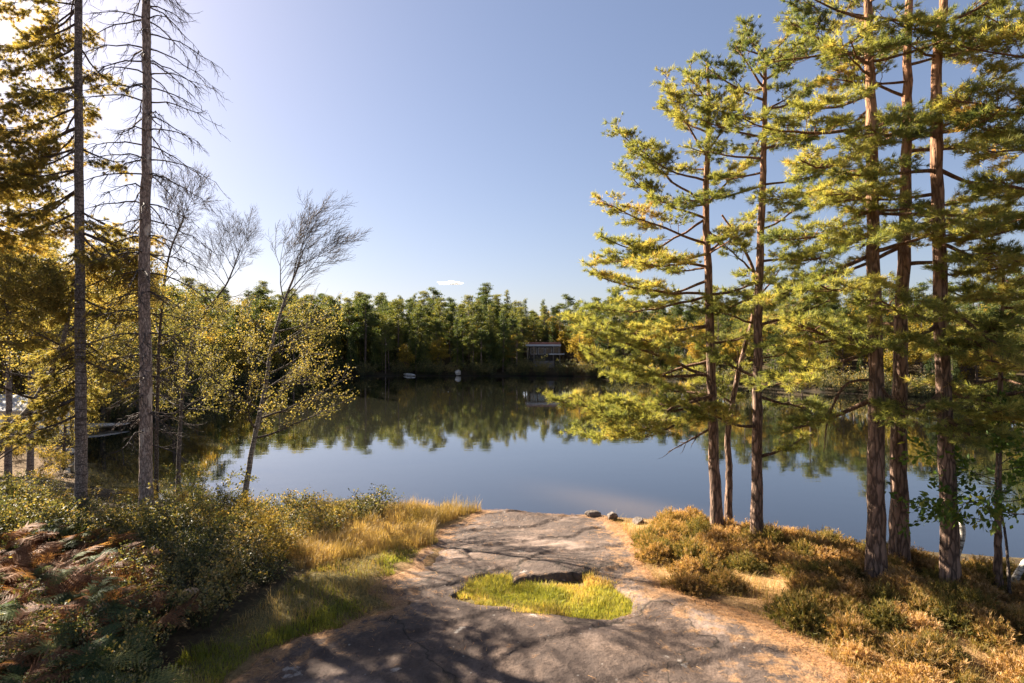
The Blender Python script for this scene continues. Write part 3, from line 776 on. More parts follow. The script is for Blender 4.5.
b = gp(-22, 500); Ye = b[1]
broadleaf('birch_tree', 'leaning white barked birch bending across the white shed', 'birch tree', b, [b, at(2, 440, Ye), at(30, 408, Ye), at(52, 370, Ye), at(66, 330, Ye), at(74, 280, Ye)], 0.1, 0.03,
          ring(12, 0.35, 0.98, 1.5, 1.2, 0.0, 0.7, 4), (0.046, 0.034), M['birch_bark'], M['gold_leaf'], 4, 2, lambda C: rng.random(len(C)) < 0.9, 6, M['grey_bark'])

# young oak by the bank on the right and the broken birch stubs
b = gp(1010, 598)
Yo = b[1]
broadleaf('oak_sapling', 'leafy green oak sapling among the pine trunks at the bank', 'oak tree', b, [b, at(1006, 540, Yo), at(998, 490, Yo), at(1000, 440, Yo)], 0.022, 0.01,
          [(0.45, V(-1, 0.2, 0.15), 1.05), (0.5, V(1, 0, 0.2), 0.8), (0.6, V(-1, -0.4, 0.1), 1.0), (0.65, V(0.8, 0.5, 0.3), 0.8), (0.75, V(-0.9, 0.3, 0.35), 0.9), (0.8, V(0.7, -0.5, 0.2), 0.8), (0.9, V(-0.6, -0.5, 0.5), 0.7), (0.98, V(0.3, 0.3, 0.8), 0.6), (0.55, V(0.6, -0.6, 0.1), 0.9), (0.7, V(-0.3, 0.9, 0.2), 0.8), (0.85, V(0.9, 0.2, 0.4), 0.8), (0.6, V(1, 0.3, 0.0), 1.0), (0.72, V(-0.7, -0.6, 0.1), 0.8)],
          (0.11, 0.06), M['grey_bark'], M['oak_leaf'], 5, 1, None, 6, M['grey_bark'], sides=8, up=0.05)
b = gp(962, 577); b = V(b[0], b[1] + 0.3, float(H(b[0], b[1] + 0.3))); Yk = b[1]
mb = MB(); q = smooth_path([b - V(0, 0, 0.2), at(962, 540, Yk), at(961, 520, Yk), at(957, 514, Yk)], 12)
tube(mb, q, np.linspace(0.05, 0.035, 12), 9, jitter=0.04)
o = mb.obj('birch_stub', M['white_bark'], None, b, True); tag(o, 'broken white birch stub behind the reddish pine trunk', 'tree stump')
b = gp(1013, 590); Yk = b[1] + 0.2
mb = MB(); q = smooth_path([at(1012, 588, Yk), at(1020, 570, Yk), at(1036, 552, Yk), at(1060, 530, Yk)], 12)
tube(mb, q, np.linspace(0.055, 0.045, 12), 9, jitter=0.04)
o = mb.obj('leaning_birch_log', M['white_bark'], None, q[0], True); tag(o, 'leaning white birch log poking up at the edge of the bank', 'log')

# ---------------------------------------------------------------- spruces
rng = np.random.default_rng(77)
b = gp(146, 528); Ys = b[1]
root = empty('dead_spruce', b, 'tall bare dead spruce with drooping grey branches and peeling bark', 'dead tree')
tm, c, r = trunk_mesh([b, at(146, 420, Ys), at(144.5, 250, Ys), at(147, 120, Ys), at(146, 0, Ys), at(145, -130, Ys)], 0.142, 0.065, 14, 0.2, 44, 0.03)
tm.obj('trunk', M['dead_bark'], root, b, True)
for i in range(124):
    f = i / 124
    z = px_z(440, Ys) + (px_z(-110, Ys) - px_z(440, Ys)) * (f + rng.uniform(-0.006, 0.006))
    p0, k = trunk_point(c, z)
    az = i * 2.399 + rng.uniform(-0.5, 0.5)
    ln = rng.uniform(0.8, 1.75) * (1 - 0.15 * f) * (0.6 if f < 0.2 else 1)
    hd = V(math.cos(az), math.sin(az), 0)
    up0 = rng.uniform(0.0, 0.3)
    pts = [p0]
    for s in range(1, 8):
        t = s / 7
        pts.append(p0 + hd * ln * t + V(0, 0, ln * (up0 * t - 0.75 * t * t + 0.25 * t ** 3)) + rng.normal(size=3) * 0.015)
    pts = np.array(pts); w = MB(); tube(w, pts, np.linspace(0.02, 0.004, 8), 5)
    for s in range(rng.integers(8, 14)):
        j = rng.integers(2, 8); sdv = unit(np.cross(hd, V(0, 0, 1))) * rng.choice([-1, 1])
        d = unit(hd * 0.6 + sdv * rng.uniform(0.2, 1) + V(0, 0, rng.uniform(-1.0, 0.1)))
        l2 = rng.uniform(0.15, 0.5)
        q = limb_curve(pts[j], pts[j] + d * l2, 0.12, 5, 0.08); tube(w, q, np.linspace(0.0075, 0.0025, 5), 3)
        for u in range(2):
            d2 = unit(d + runit(1)[0] * 0.7 - V(0, 0, 0.4)); jj = rng.integers(1, 4)
            tube(w, np.array([q[jj], q[jj] + d2 * 0.08, q[jj] + d2 * 0.17 - V(0, 0, 0.02)]), [0.004, 0.003, 0.002], 3, cap=False)
    w.obj('branch', M['dead_twig'], root, b, True)


def spruce(label, base, pts, r0, r1, spec, seed, tint=0.5, nl=0.085, per=24, group=None):
    """spec: (z, azimuth, length, droop)"""
    global rng
    rng = np.random.default_rng(700 + seed)
    root = empty('spruce_tree', base, label, 'spruce tree', group)
    tm, c, r = trunk_mesh(pts, r0, r1, 12, 0.2, 40, 0.025)
    tm.obj('trunk', M['spruce_bark'], root, base, True)
    tufts = []
    for (z, az, ln, dr) in spec:
        p0, k = trunk_point(c, z)
        p1 = p0 + V(math.cos(az), math.sin(az), 0) * ln + V(0, 0, -dr * ln)
        w = MB(); conifer_limb(w, tufts, p0, p1, max(0.014, min(0.03, r[k] * 0.25)), sag=0.08, dens=1.35, start=0.18, side=0.34, droop=0.3, sub_up=-0.1, tint0=tint, step=0.08)
        w.obj('branch', M['dead_twig'], root, base, True)
    C = np.array([t[0] for t in tufts]); D = np.array([t[1] for t in tufts]); T = np.array([t[2] for t in tufts]) + 0.3 * fbm(C[:, 0] + C[:, 2], C[:, 1] + seed, 2)
    mb = MB(); needles(mb, C, D, int(per * 1.5), nl, 0.0105, 0.9, -0.05, T); mb.obj('crown', M['spruce_needle'], root, base)
    return root


rs_ = np.random.default_rng(5)
b = gp(81, 520); Y1 = b[1]
sp = []
for i in range(46):
    z = px_z(405 - 425 * i / 46, Y1) + rs_.uniform(-0.1, 0.1)
    az = math.pi - 0.2 + rs_.normal() * 0.7 if rs_.random() < 0.72 else rs_.uniform(0, 6.28)
    py = 405 - 425 * i / 46
    lng = 1.0 if py > 330 else (1.75 if py < 250 else 1.2)
    if 255 < py < 330 and rs_.random() < 0.4: continue
    sp.append((z, az, lng * rs_.uniform(0.55, 1.1), rs_.uniform(0.15, 0.5)))
for py, ln, az in ((395, 1.5, 3.3), (372, 1.3, 2.8), (352, 1.0, 0.3), (340, 1.0, 3.0), (300, 0.9, 0.1), (230, 0.9, 0.2), (205, 0.8, 6.0), (150, 0.9, 0.1), (410, 1.2, 3.9)):
    sp.append((px_z(py, Y1), az, ln, 0.3))
spruce('living spruce with a straight dark trunk and golden lit boughs', b, [b, at(81, 400, Y1), at(79, 200, Y1), at(78, 0, Y1), at(77, -180, Y1)], 0.122, 0.055, sp, 1)
for i, (px, Y, zt, lb) in enumerate([(8, 22.0, 14.0, 'spruce with its trunk against the picture edge above the leaning birch'), (-58, 13.0, 15.0, 'spruce outside the view whose golden boughs enter the upper corner'), (30, 24, 13.5, 'bushy spruce standing behind the two tall front trunks'), (-30, 21.0, 12.5, 'spruce further back on the low bank beside the shed')]):
    x = (px - CX) / F * Y; z0 = float(H(x, Y)); b = V(x, Y, z0)
    sp = []
    nb_ = 62 if px == -58 else 42
    for k in range(nb_):
        f = k / nb_; z = z0 + 6.2 + (zt - 0.5 - z0 - 6.2) * f
        sp.append((z + rs_.uniform(-0.1, 0.1), k * 2.399 + rs_.uniform(-0.4, 0.4), (2.0 * (1 - f) + 0.35) * rs_.uniform(0.65, 1.1), rs_.uniform(0.1, 0.45)))
    spruce(lb, b, [b, V(x + 0.05, Y, z0 + 6), V(x, Y, zt)], 0.13, 0.02, sp, 10 + i, tint=0.62, per=22)

# ---------------------------------------------------------------- wood across the lake
rng = np.random.default_rng(31)


def far_tree(name, kind, h, seed, crown_mat):
    """a tree some 100 m away: trunk + crown of small leaf clumps, built at the origin"""
    global rng
    rng = np.random.default_rng(2000 + seed)
    root = empty(name, (0, 0, 0))
    bend = rng.normal(size=2) * 0.25
    mb = MB(); zz = np.linspace(-0.4, h * 0.97, 9); t = np.linspace(0, 1, 9)
    tube(mb, np.stack([bend[0] * np.sin(t * 3), bend[1] * np.sin(t * 2.5), zz], -1), 0.15 * (1 - 0.85 * t) + 0.015, 6)
    C = []; D = []
    if kind == 'pine':
        z0 = h * rng.uniform(0.36, 0.5); nb_ = 34
        for i in range(nb_):
            f = (i + rng.uniform()) / nb_; z = z0 + (h - z0) * f
            az = rng.uniform(0, 6.28); ln = h * 0.22 * (1 - 0.85 * f ** 1.6) * rng.uniform(0.5, 1.15)
            e = V(math.cos(az) * ln, math.sin(az) * ln, z + rng.uniform(-0.2, 0.5))
            tube(mb, np.array([V(0, 0, z), e]), [0.04, 0.015], 3, cap=False)
            k = 34
            u = rng.uniform(0.3, 1.1, k)[:, None]
            p_ = V(0, 0, z) + (e - V(0, 0, z)) * u + rng.normal(size=(k, 3)) * V(0.28, 0.28, 0.13)
            C.append(p_); D.append(np.tile(unit(e - V(0, 0, z)), (k, 1)))
        ln_, wd_, per = 0.22, 0.1, 4
    elif kind == 'spruce':
        z0 = h * 0.1; nb_ = 60
        for i in range(nb_):
            f = (i + rng.uniform()) / nb_; z = z0 + (h - z0) * f
            az = i * 2.4 + rng.uniform(-.5, .5); ln = (h * 0.19 * (1 - f) + 0.15) * rng.uniform(0.65, 1.1)
            k = int(8 + 24 * (1 - f)); u = rng.uniform(0.15, 1.0, k)[:, None]
            e = V(math.cos(az) * ln, math.sin(az) * ln, -0.3 * ln)
            C.append(V(0, 0, z) + e * u + rng.normal(size=(k, 3)) * V(0.16, 0.16, 0.1)); D.append(np.tile(unit(e), (k, 1)))
        ln_, wd_, per = 0.24, 0.1, 4
    else:
        nb_ = 26
        for i in range(nb_):
            cc = unit(rng.normal(size=3)) * rng.uniform(0.3, 1.0)
            cc = V(cc[0] * h * 0.23, cc[1] * h * 0.23, h * 0.58 + cc[2] * h * 0.36)
            tube(mb, np.array([V(0, 0, min(h * 0.7, max(1.2, cc[2] - h * 0.2))), cc]), [0.05, 0.012], 3, cap=False)
            k = 42
            C.append(cc + rng.normal(size=(k, 3)) * V(0.5, 0.5, 0.36) * h / 11); D.append(unit(rng.normal(size=(k, 3))))
        ln_, wd_, per = 0.2, 0.16, 4
    tr = mb.obj('trunk', M['far_bark'], root)
    C = np.concatenate(C); D = np.concatenate(D)
    T = 0.45 + 0.4 * fbm(C[:, 0] * 0.6 + seed, C[:, 2] * 0.6 + C[:, 1] * 0.5, 3)
    lf = MB()
    C2 = np.repeat(C, per, 0) + rng.normal(size=(len(C) * per, 3)) * 0.1
    leaves(lf, C2, np.repeat(D, per, 0), ln_, wd_ * 1.3, 1.0, 0.1, np.repeat(T, per), 0.2)
    cr = lf.obj('crown', crown_mat, root)
    KIDS[root.name] = [tr, cr]
    return root


far_pines = [far_tree('far_pine', 'pine', h, s, M['far_conifer']) for s, h in enumerate((11, 12.5, 10, 13))]
far_spruces = [far_tree('far_spruce', 'spruce', h, 10 + s, M['far_conifer']) for s, h in enumerate((10, 12, 8))]
far_birches = [far_tree('far_birch', 'leaf', h, 20 + s, M['far_leaf']) for s, h in enumerate((8, 9.5, 7))]
INFO = {'pine': (far_pines, 'dark pine in the wood on the far side of the lake', 'pine tree', 'pines across the lake'),
        'spruce': (far_spruces, 'dark pointed spruce in the wood on the far side of the lake', 'spruce tree', 'spruces across the lake'),
        'leaf': (far_birches, 'yellow green autumn tree in the wood on the far side of the lake', 'birch tree', 'autumn trees across the lake')}
used_first = set()


def plant(kind, x, y, s, rot, label=None, cat=None, group=None, only=None):
    ps, lb, ct, gr = INFO[kind]
    i = random.randrange(len(ps)) if only is None else only
    p_ = ps[i]
    if p_.name not in used_first:
        used_first.add(p_.name); o = p_
    else:
        o = copy_tree(p_)
    o.location = (x, y, float(H(x, y)) - 0.05); o.rotation_euler = (0, 0, rot); wx = s * (1.0 if kind == 'spruce' else 1.12) * random.uniform(0.9, 1.1); o.scale = (wx, wx, s * random.uniform(0.86, 1.04))
    return tag(o, label or lb, cat or ct, group or gr)


HOUSES = [(6.5, 103.5, 6.0), (19.5, 110, 4.5), (24.5, 88, 1.6)]
placed = []
cells = {}
tries = 0
count = {'pine': 0, 'spruce': 0, 'leaf': 0}
LP = np.array(LAKE)
cand = []
for i in range(9000):
    x = random.uniform(-62, 110); y = random.uniform(38, 140)
    cand.append((x, y))
cx_ = np.array(cand); cd = -poly_sd(cx_[:, 0], cx_[:, 1], LAKE)
order = np.argsort(np.maximum(cd, 0))
for k in order:
    x, y = cx_[k]; d = cd[k]
    if d < 0.9 or d > 46 or y < 39: continue
    pxx = CX + x / y * F
    if pxx < -60 or pxx > 1100: continue
    right = pxx > 585
    if x > 0 and y < 45: continue
    sp_ = 1.85 + 0.03 * d + (0.4 if right else 0)
    if any((x - a) ** 2 + (y - b_) ** 2 < sp_ * sp_ for a, b_ in placed): continue
    skip = False
    for hx, hy, hr in HOUSES:
        if (x - hx) ** 2 + (y - hy) ** 2 < hr * hr: skip = True
        # keep the lake side of each house open
        if hx < 10 and abs(x - hx * y / hy) < hr * 0.5 and y < hy: skip = True
    if skip: continue
    if right: kind = random.choices(['pine', 'spruce', 'leaf'], [0.35, 0.12, 0.53])[0]
    elif pxx < 300: kind = random.choices(['pine', 'spruce', 'leaf'], [0.3, 0.15, 0.55])[0]
    else: kind = random.choices(['pine', 'spruce', 'leaf'], [0.38, 0.53, 0.09])[0]
    if pxx > 520 and not right: kind = random.choices(['pine', 'spruce', 'leaf'], [0.35, 0.1, 0.55])[0]
    if count[kind] > 285: continue
    s = random.uniform(0.86, 1.08) * (0.85 if right else (0.85 if pxx > 515 else 1.0))
    if d < 4: s *= random.uniform(0.6, 1.0)
    placed.append((x, y)); count[kind] += 1
    plant(kind, x, y, s, random.uniform(0, 6.28))
for k in range(70):                                          # young spruces closing the wood's edge above the water
    j = random.randrange(15, 27); a = np.array(LAKE[j]); c_ = np.array(LAKE[j + 1]); q = a + (c_ - a) * random.random()
    nrm = unit(V(*(q - V(5, 70)), 0))[:2]; q = q + nrm * random.uniform(1.2, 7)
    if abs(q[0] - 6.0) < 3.6: continue
    plant('spruce', q[0], q[1], random.uniform(0.3, 0.6), random.uniform(0, 6.28), 'young dark spruce at the edge of the wood just above the far waterline', None, 'young spruces at the far waterline')

# ---------------------------------------------------------------- leafy trees on the low bank at the left
rng = np.random.default_rng(41)


def bank_tree(seed, h, spreadr, tint):
    global rng
    rng = np.random.default_rng(3000 + seed)
    root = empty('bank_birch', (0, 0, 0))
    pts = [V(0, 0, 0), V(0.1, 0.05, h * 0.35), V(-0.1, 0.1, h * 0.7), V(0.15, 0, h)]
    tm, c, r = trunk_mesh(pts, 0.11, 0.02, 8, 0.2, 20, 0.03)
    wood = MB(); tips = []
    tr = tm.obj('trunk', M['grey_bark'], root, (0, 0, 0), True)
    kids = [tr]
    for (t, d, ln) in ring(22, 0.14, 0.97, spreadr, spreadr * 0.55, 0.05, 0.8, seed):
        w = MB(); k = int(t * 19); grow(w, tips, c[k], unit(d), ln, 0.03, 0, 1, 0.1, nb=(6, 8))
        kids.append(w.obj('branch', M['grey_bark'], root))
    C = np.array([t[0] for t in tips]); D = np.array([t[1] for t in tips])
    C = np.repeat(C, 12, 0) + rng.normal(size=(len(C) * 12, 3)) * 0.2; D = np.repeat(D, 12, 0)
    T = tint + 0.4 * fbm(C[:, 0] * 0.8 + seed, C[:, 2] * 0.8 + C[:, 1] * 0.6, 3)
    lf = MB(); leaves(lf, C, D, 0.075, 0.055, 1.0, -0.2, T)
    kids.append(lf.obj('crown', M['gold_leaf'], root))
    KIDS[root.name] = kids
    return root


bp_ = [bank_tree(0, 7.5, 2.2, 0.5), bank_tree(1, 6.0, 1.9, 0.6), bank_tree(2, 8.5, 2.3, 0.4)]
spots = [(132, 27, 0), (118, 34, 2), (78, 38.5, 2), (-75, 26, 1), (45, 39, 0), (150, 43, 1), (185, 47, 0), (102, 40, 1), (20, 40, 2), (-30, 36, 0), (100, 44, 2), (175, 54, 2), (60, 46, 0), (205, 64, 0), (140, 58, 1), (10, 52, 2), (228, 76, 2), (-70, 28, 0), (-10, 62, 2), (82, 58, 2)]
for i, (px, Y, pi) in enumerate(spots):
    x = (px - CX) / F * Y
    d = -float(poly_sd(np.array([x]), np.array([Y]), LAKE)[0])
    if d < 0.5: x -= (0.9 - d)
    o = bp_[pi] if i == [s[2] for s in spots].index(pi) else copy_tree(bp_[pi])
    o.location = (x, Y, float(H(x, Y)) - 0.05); o.rotation_euler = (0, 0, i * 1.7); s = 0.75 + 0.35 * ((i * 37) % 10) / 10; s *= 1.5 if (px < 110 and Y > 36) else 1.0; o.scale = (s, s, s)
    tag(o, 'golden olive birch on the low bank at the side of the bay', 'birch tree', 'birches along the side of the bay')


# ---------------------------------------------------------------- undergrowth plants
def fern_mesh(seed, material, hgt=0.75):
    global rng
    rng = np.random.default_rng(4000 + seed)
    mb = MB()
    nf = rng.integers(7, 11)
    for k in range(nf):
        az = k * 2 * np.pi / nf + rng.uniform(-0.4, 0.4); ln = hgt * rng.uniform(0.75, 1.2)
        h = V(math.cos(az), math.sin(az), 0); n = 12; t = np.linspace(0, 1, n)
        top = rng.uniform(0.45, 0.8)
        c = h * (ln * (0.12 + 0.88 * t) * t ** 0.35)[:, None] + V(0, 0, 1) * (ln * top * np.sin(t * 2.25) * 0.9)[:, None]
        tube(mb, c, np.linspace(0.006, 0.002, n), 3, 0.7, cap=False)
        side = unit(np.cross(h, V(0, 0, 1)))
        T = unit(np.gradient(c, axis=0))
        tnt = rng.uniform(0.3, 0.8)
        for u in np.linspace(0.22, 0.97, 17):
            j = min(n - 2, int(u * (n - 1))); f = u * (n - 1) - j
            p_ = c[j] * (1 - f) + c[j + 1] * f
            pl = ln * 0.3 * math.sin(math.pi * (1 - (u - 0.05)) ** 0.8) * rng.uniform(0.85, 1.1) + 0.01
            for sg in (-1, 1):
                d = unit(side * sg + T[j] * 0.45 + V(0, 0, rng.normal(-0.15, 0.1)))
                w_ = T[j]
                m_ = 6
                for q in range(m_):
                    a0 = p_ + d * pl * (q / m_); s_ = pl * 0.2 * (1 - q / m_ * 0.8)
                    for s2 in (-1, 1):
                        e = a0 + w_ * s2 * s_ + d * s_ * 0.55 - V(0, 0, s_ * 0.15)
                        mb.add([a0, a0 + d * pl / m_ * 0.95, e], [(0, 1, 2)], np.clip(tnt + rng.normal() * 0.12, 0, 1))
    return mb.mesh('fern', material)


def shrub_mesh(seed, material, h=0.8, r=0.45, ns_=26, leaf=(0.055, 0.03), arch=0.3, tint=0.5, nl=16):
    global rng
    rng = np.random.default_rng(5000 + seed)
    mb = MB(); wood = MB(); C = []; D = []
    for k in range(ns_):
        az = rng.uniform(0, 6.28); o_ = rng.uniform(0, 1) ** 0.6
        hd = V(math.cos(az), math.sin(az), 0); hh = h * rng.uniform(0.6, 1.1) * (1 - 0.3 * o_)
        n = 8; t = np.linspace(0, 1, n)
        c = hd * (r * 0.35 * o_ + r * o_ * (t ** 1.4))[:, None] + V(0, 0, 1) * (hh * (t * (1 + arch) - arch * t ** 3))[:, None] + np.cumsum(rng.normal(size=(n, 3)) * 0.012, 0)
        tube(mb, c, np.linspace(0.006, 0.002, n), 3, 0.15, cap=False)
        for s in range(nl):
            u = rng.uniform(0.25, 1); j = min(n - 2, int(u * (n - 1))); f = u * (n - 1) - j
            p_ = c[j] * (1 - f) + c[j + 1] * f; d = runit(1)[0]; d[2] = abs(d[2]) * 0.6
            e = p_ + d * rng.uniform(0.01, 0.11)
            C += [e, e + rng.normal(size=3) * 0.02]; D += [unit(d), unit(d)]
    leaves(mb, np.array(C), np.array(D), leaf[0], leaf[1], 0.7, 0.1, tint, 0.22)
    return mb.mesh('shrub', material)


def heather_mesh(seed, material, h=0.26, r=0.44, ns_=230):
    global rng
    rng = np.random.default_rng(6000 + seed)
    mb = MB()
    az = rng.uniform(0, 6.28, ns_); o_ = rng.uniform(0, 1, ns_) ** 0.55
    rad = r * (0.75 + 0.5 * (fbm(np.cos(az) * 1.5 + seed, np.sin(az) * 1.5, 2)))
    hh = h * (1 - 0.6 * o_ ** 2) * rng.uniform(0.45, 1.3, ns_)
    hd = np.stack([np.cos(az), np.sin(az), np.zeros(ns_)], -1)
    b0 = hd * (rad * o_ * 0.55)[:, None]; tp_ = hd * (rad * o_)[:, None] + V(0, 0, 1) * hh[:, None] + rng.normal(size=(ns_, 3)) * 0.03
    mid = (b0 + tp_) / 2 + V(0, 0, 0.03) + rng.normal(size=(ns_, 3)) * 0.015
    tb = rng.uniform(-0.2, 0.25, ns_)
    for u0, u1 in ((0.25, 0.5), (0.5, 0.75), (0.75, 1.0)):
        for s in range(7):
            u = (u0 + (u1 - u0) * rng.uniform(0, 1, ns_))[:, None]
            p_ = b0 * (1 - u) ** 2 + 2 * mid * u * (1 - u) + tp_ * u * u
            d = unit(tp_ - b0 + runit(ns_) * 0.25)
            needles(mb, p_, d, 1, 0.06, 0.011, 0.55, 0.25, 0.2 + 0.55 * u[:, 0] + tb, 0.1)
    s = np.repeat(np.arange(ns_), 1)
    v = np.stack([b0 - V(0.002, 0, 0.03), b0 + V(0.002, 0, -0.03), tp_], 1).reshape(-1, 3)
    mb.add(v, np.arange(3 * ns_).reshape(-1, 3), 0.1)
    # drooping side sprigs close to the soil
    q = rng.uniform(0, 6.28, 160); e = np.stack([np.cos(q) * r * 0.9, np.sin(q) * r * 0.9, np.full(160, 0.05)], -1) * rng.uniform(0.7, 1.1, (160, 1))
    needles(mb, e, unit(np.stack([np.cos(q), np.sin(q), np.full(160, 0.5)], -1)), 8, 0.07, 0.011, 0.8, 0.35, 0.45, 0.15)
    return mb.mesh('heather', material)


def put(name, me, x, y, s, label, cat, group=None, z=None, rz=None, tilt=0.08):
    o = bpy.data.objects.new(name, me); COL.objects.link(o)
    o.location = (x, y, (surf(x, y) if z is None else z)); o.scale = (s * random.uniform(0.9, 1.12), s * random.uniform(0.9, 1.12), s * random.uniform(0.85, 1.15))
    o.rotation_euler = (random.uniform(-tilt, tilt), random.uniform(-tilt, tilt), random.uniform(0, 6.28) if rz is None else rz)
    return tag(o, label, cat, group)


def scatter(poly, count_, mind, margin=0.0, tries=40):
    P = np.array(poly); lo = P.min(0); hi = P.max(0); pts = []
    for i in range(count_ * tries):
        x = random.uniform(lo[0], hi[0]); y = random.uniform(lo[1], hi[1])
        if poly_sd(np.array([x]), np.array([y]), P)[0] < margin: continue
        if any((x - a) ** 2 + (y - c_) ** 2 < mind * mind for a, c_ in pts): continue
        pts.append((x, y))
        if len(pts) >= count_: break
    return pts


fern_g = [fern_mesh(i, M['fern']) for i in range(3)]
fern_b = [fern_mesh(10 + i, M['fern_brown']) for i in range(3)]
shr = [shrub_mesh(i, M['shrub'], 0.8 + 0.15 * i, 0.5) for i in range(3)]
shr_low = [shrub_mesh(5 + i, M['shrub'], 0.5, 0.42, 34, (0.04, 0.026), 0.15, 0.6) for i in range(2)]
shr_gold = [shrub_mesh(8 + i, M['shrub_gold'], 0.7, 0.5, 28) for i in range(2)]
bramble = shrub_mesh(20, M['shrub'], 1.1, 1.0, 20, (0.05, 0.032), 0.7, 0.55, 26)
hea = [heather_mesh(i, M['heather']) for i in range(4)]
hea_o = [heather_mesh(10 + i, M['heather_olive'], 0.32, 0.45) for i in range(3)]

FERNS = gpoly([(-60, 760), (-60, 590), (0, 560), (60, 550), (120, 560), (140, 600), (150, 660), (120, 760)])
for i, (x, y) in enumerate(scatter(FERNS, 190, 0.23)):
    pyy = CY + (CZ - float(H(x, y))) / y * F; pxx = CX + x / y * F
    if random.random() < (0.08 if pyy < 612 else 0.2):
        put('leafy_shrub', random.choice(shr), x, y, random.uniform(0.5, 0.85), 'dark leafy shrub poking up between the bracken ferns', 'shrub', 'shrubs between the ferns'); continue
    br = random.random() < (0.7 if pyy < 615 else 0.35)
    if br: put('bracken_fern', random.choice(fern_b), x, y, random.uniform(0.5, 0.9), 'rust brown bracken fern in the shaded undergrowth', 'fern', 'withered brown ferns', tilt=0.45)
    else: put('bracken_fern', random.choice(fern_g), x, y, random.uniform(0.5, 0.85), 'grey green bracken fern in the shaded undergrowth', 'fern', 'green ferns', tilt=0.4)
BUSH = gpoly([(-60, 570), (-60, 520), (20, 505), (80, 520), (140, 528), (215, 508), (290, 512), (345, 510), (385, 514), (330, 535), (290, 565), (262, 590), (215, 620), (170, 650), (150, 620), (120, 560), (60, 552)])
for i, (x, y) in enumerate(scatter(BUSH, 120, 0.42)):
    pyy = CY + (CZ - float(H(x, y))) / y * F
    pxx = CX + x / y * F; r_ = random.random()
    if pxx > 235: r_ = 0.45 + 0.55 * r_ + (0.2 if random.random() < 0.4 else 0)
    if r_ < 0.45: put('leafy_shrub', random.choice(shr), x, y, random.uniform(0.7, 1.0), 'dark leafy shrub among the undergrowth below the spruces', 'shrub', 'dark leafy shrubs')
    elif r_ < 0.9: put('low_shrub', random.choice(shr_low), x, y, random.uniform(0.8, 1.3), 'low olive bilberry shrub among the undergrowth below the spruces', 'shrub', 'low bilberry shrubs')
    else: put('yellowing_shrub', random.choice(shr_gold), x, y, random.uniform(0.6, 0.9), 'yellowing shrub among the dark undergrowth', 'shrub', 'yellowing shrubs')
EDGE = gpoly([(-60, 505), (-60, 476), (0, 482), (60, 489), (135, 497), (200, 503), (200, 515), (100, 520)])
for (x, y) in scatter(EDGE, 40, 0.5):
    if random.random() < 0.6: put('leafy_shrub', random.choice(shr), x, y, random.uniform(0.5, 0.8), 'dark leafy shrub on the lip of the bank between the spruce trunks', 'shrub', 'shrubs on the lip of the bank')
    else: put('yellowing_shrub', random.choice(shr_gold), x, y, random.uniform(0.5, 0.8), 'yellowing shrub on the lip of the bank between the spruce trunks', 'shrub', 'yellowing shrubs on the lip of the bank')
for i, (px, py, s) in enumerate([(196, 526, 0.95), (160, 540, 0.75)]):
    p_ = gp(px, py); put('bramble_bush', bramble, p_[0], p_[1], s * 1.35, ['wide arching bramble bush at the foot of the dead spruce', 'smaller bramble bush tangled against the dead spruce trunk'][i], 'bush')
# plants on the far low bank
BANK = [(-40, 20), (-19, 19), (-17.5, 22.5), (-21.5, 27), (-25.5, 32.5), (-28, 37), (-45, 37)]
for i, (x, y) in enumerate(scatter(BANK, 70, 0.9)):
    put('yellowing_shrub', random.choice(shr_gold), x, y, random.uniform(0.9, 1.5), 'yellow bush on the sunny low bank near the white shed', 'shrub', 'yellow bushes on the low bank')
for k in range(190):                                          # bushes right at the far waterline
    j = random.randrange(13, len(LAKE) - 1); a = np.array(LAKE[j]); c_ = np.array(LAKE[j + 1]); q = a + (c_ - a) * random.random()
    if q[1] < 40: continue
    nrm = unit(V(*(q - V(20, 70)), 0))[:2]; q = q + nrm * random.uniform(0.0, 1.0)
    put('shoreline_bush', random.choice(shr), q[0], q[1], random.uniform(2.0, 3.4), 'dark bush at the waterline below the far wood', 'shrub', 'bushes along the far waterline')

HEATH = gpoly([(632, 522), (660, 520.5), (720, 527), (790, 538), (860, 549), (940, 566), (1024, 577), (1100, 650), (1080, 740), (905, 720), (860, 668), (800, 626), (740, 596), (690, 580), (655, 560)])
named = [((690, 560), 'o', 0.95, 'dark olive heather bush on bare needle litter next to the rock'), ((672, 545), 'b', 0.8, 'brown heather bush behind the dark olive one beside the rock'), ((688, 590), 'b', 0.85, 'low rust heather tuft where the litter meets the bare rock'),
         ((800, 622), 'o', 1.05, 'large green heather bush spilling onto the rock edge'), ((850, 640), 'o', 0.95, 'tall olive heather bush next to the large green one'), ((920, 668), 'b', 1.3, 'broad rust brown heather bush in the lower corner'), ((745, 570), 'o', 0.8, 'small green heather bush below the split stemmed pine')]
hp = []
for (px, py), k, s, lb in named:
    p_ = gp(px, py); hp.append((p_[0], p_[1])); put('heather_bush', random.choice(hea_o if k == 'o' else hea), p_[0], p_[1], s, lb, 'heather')
dense_line = gpoly([(700, 600), (900, 560), (1024, 600)])
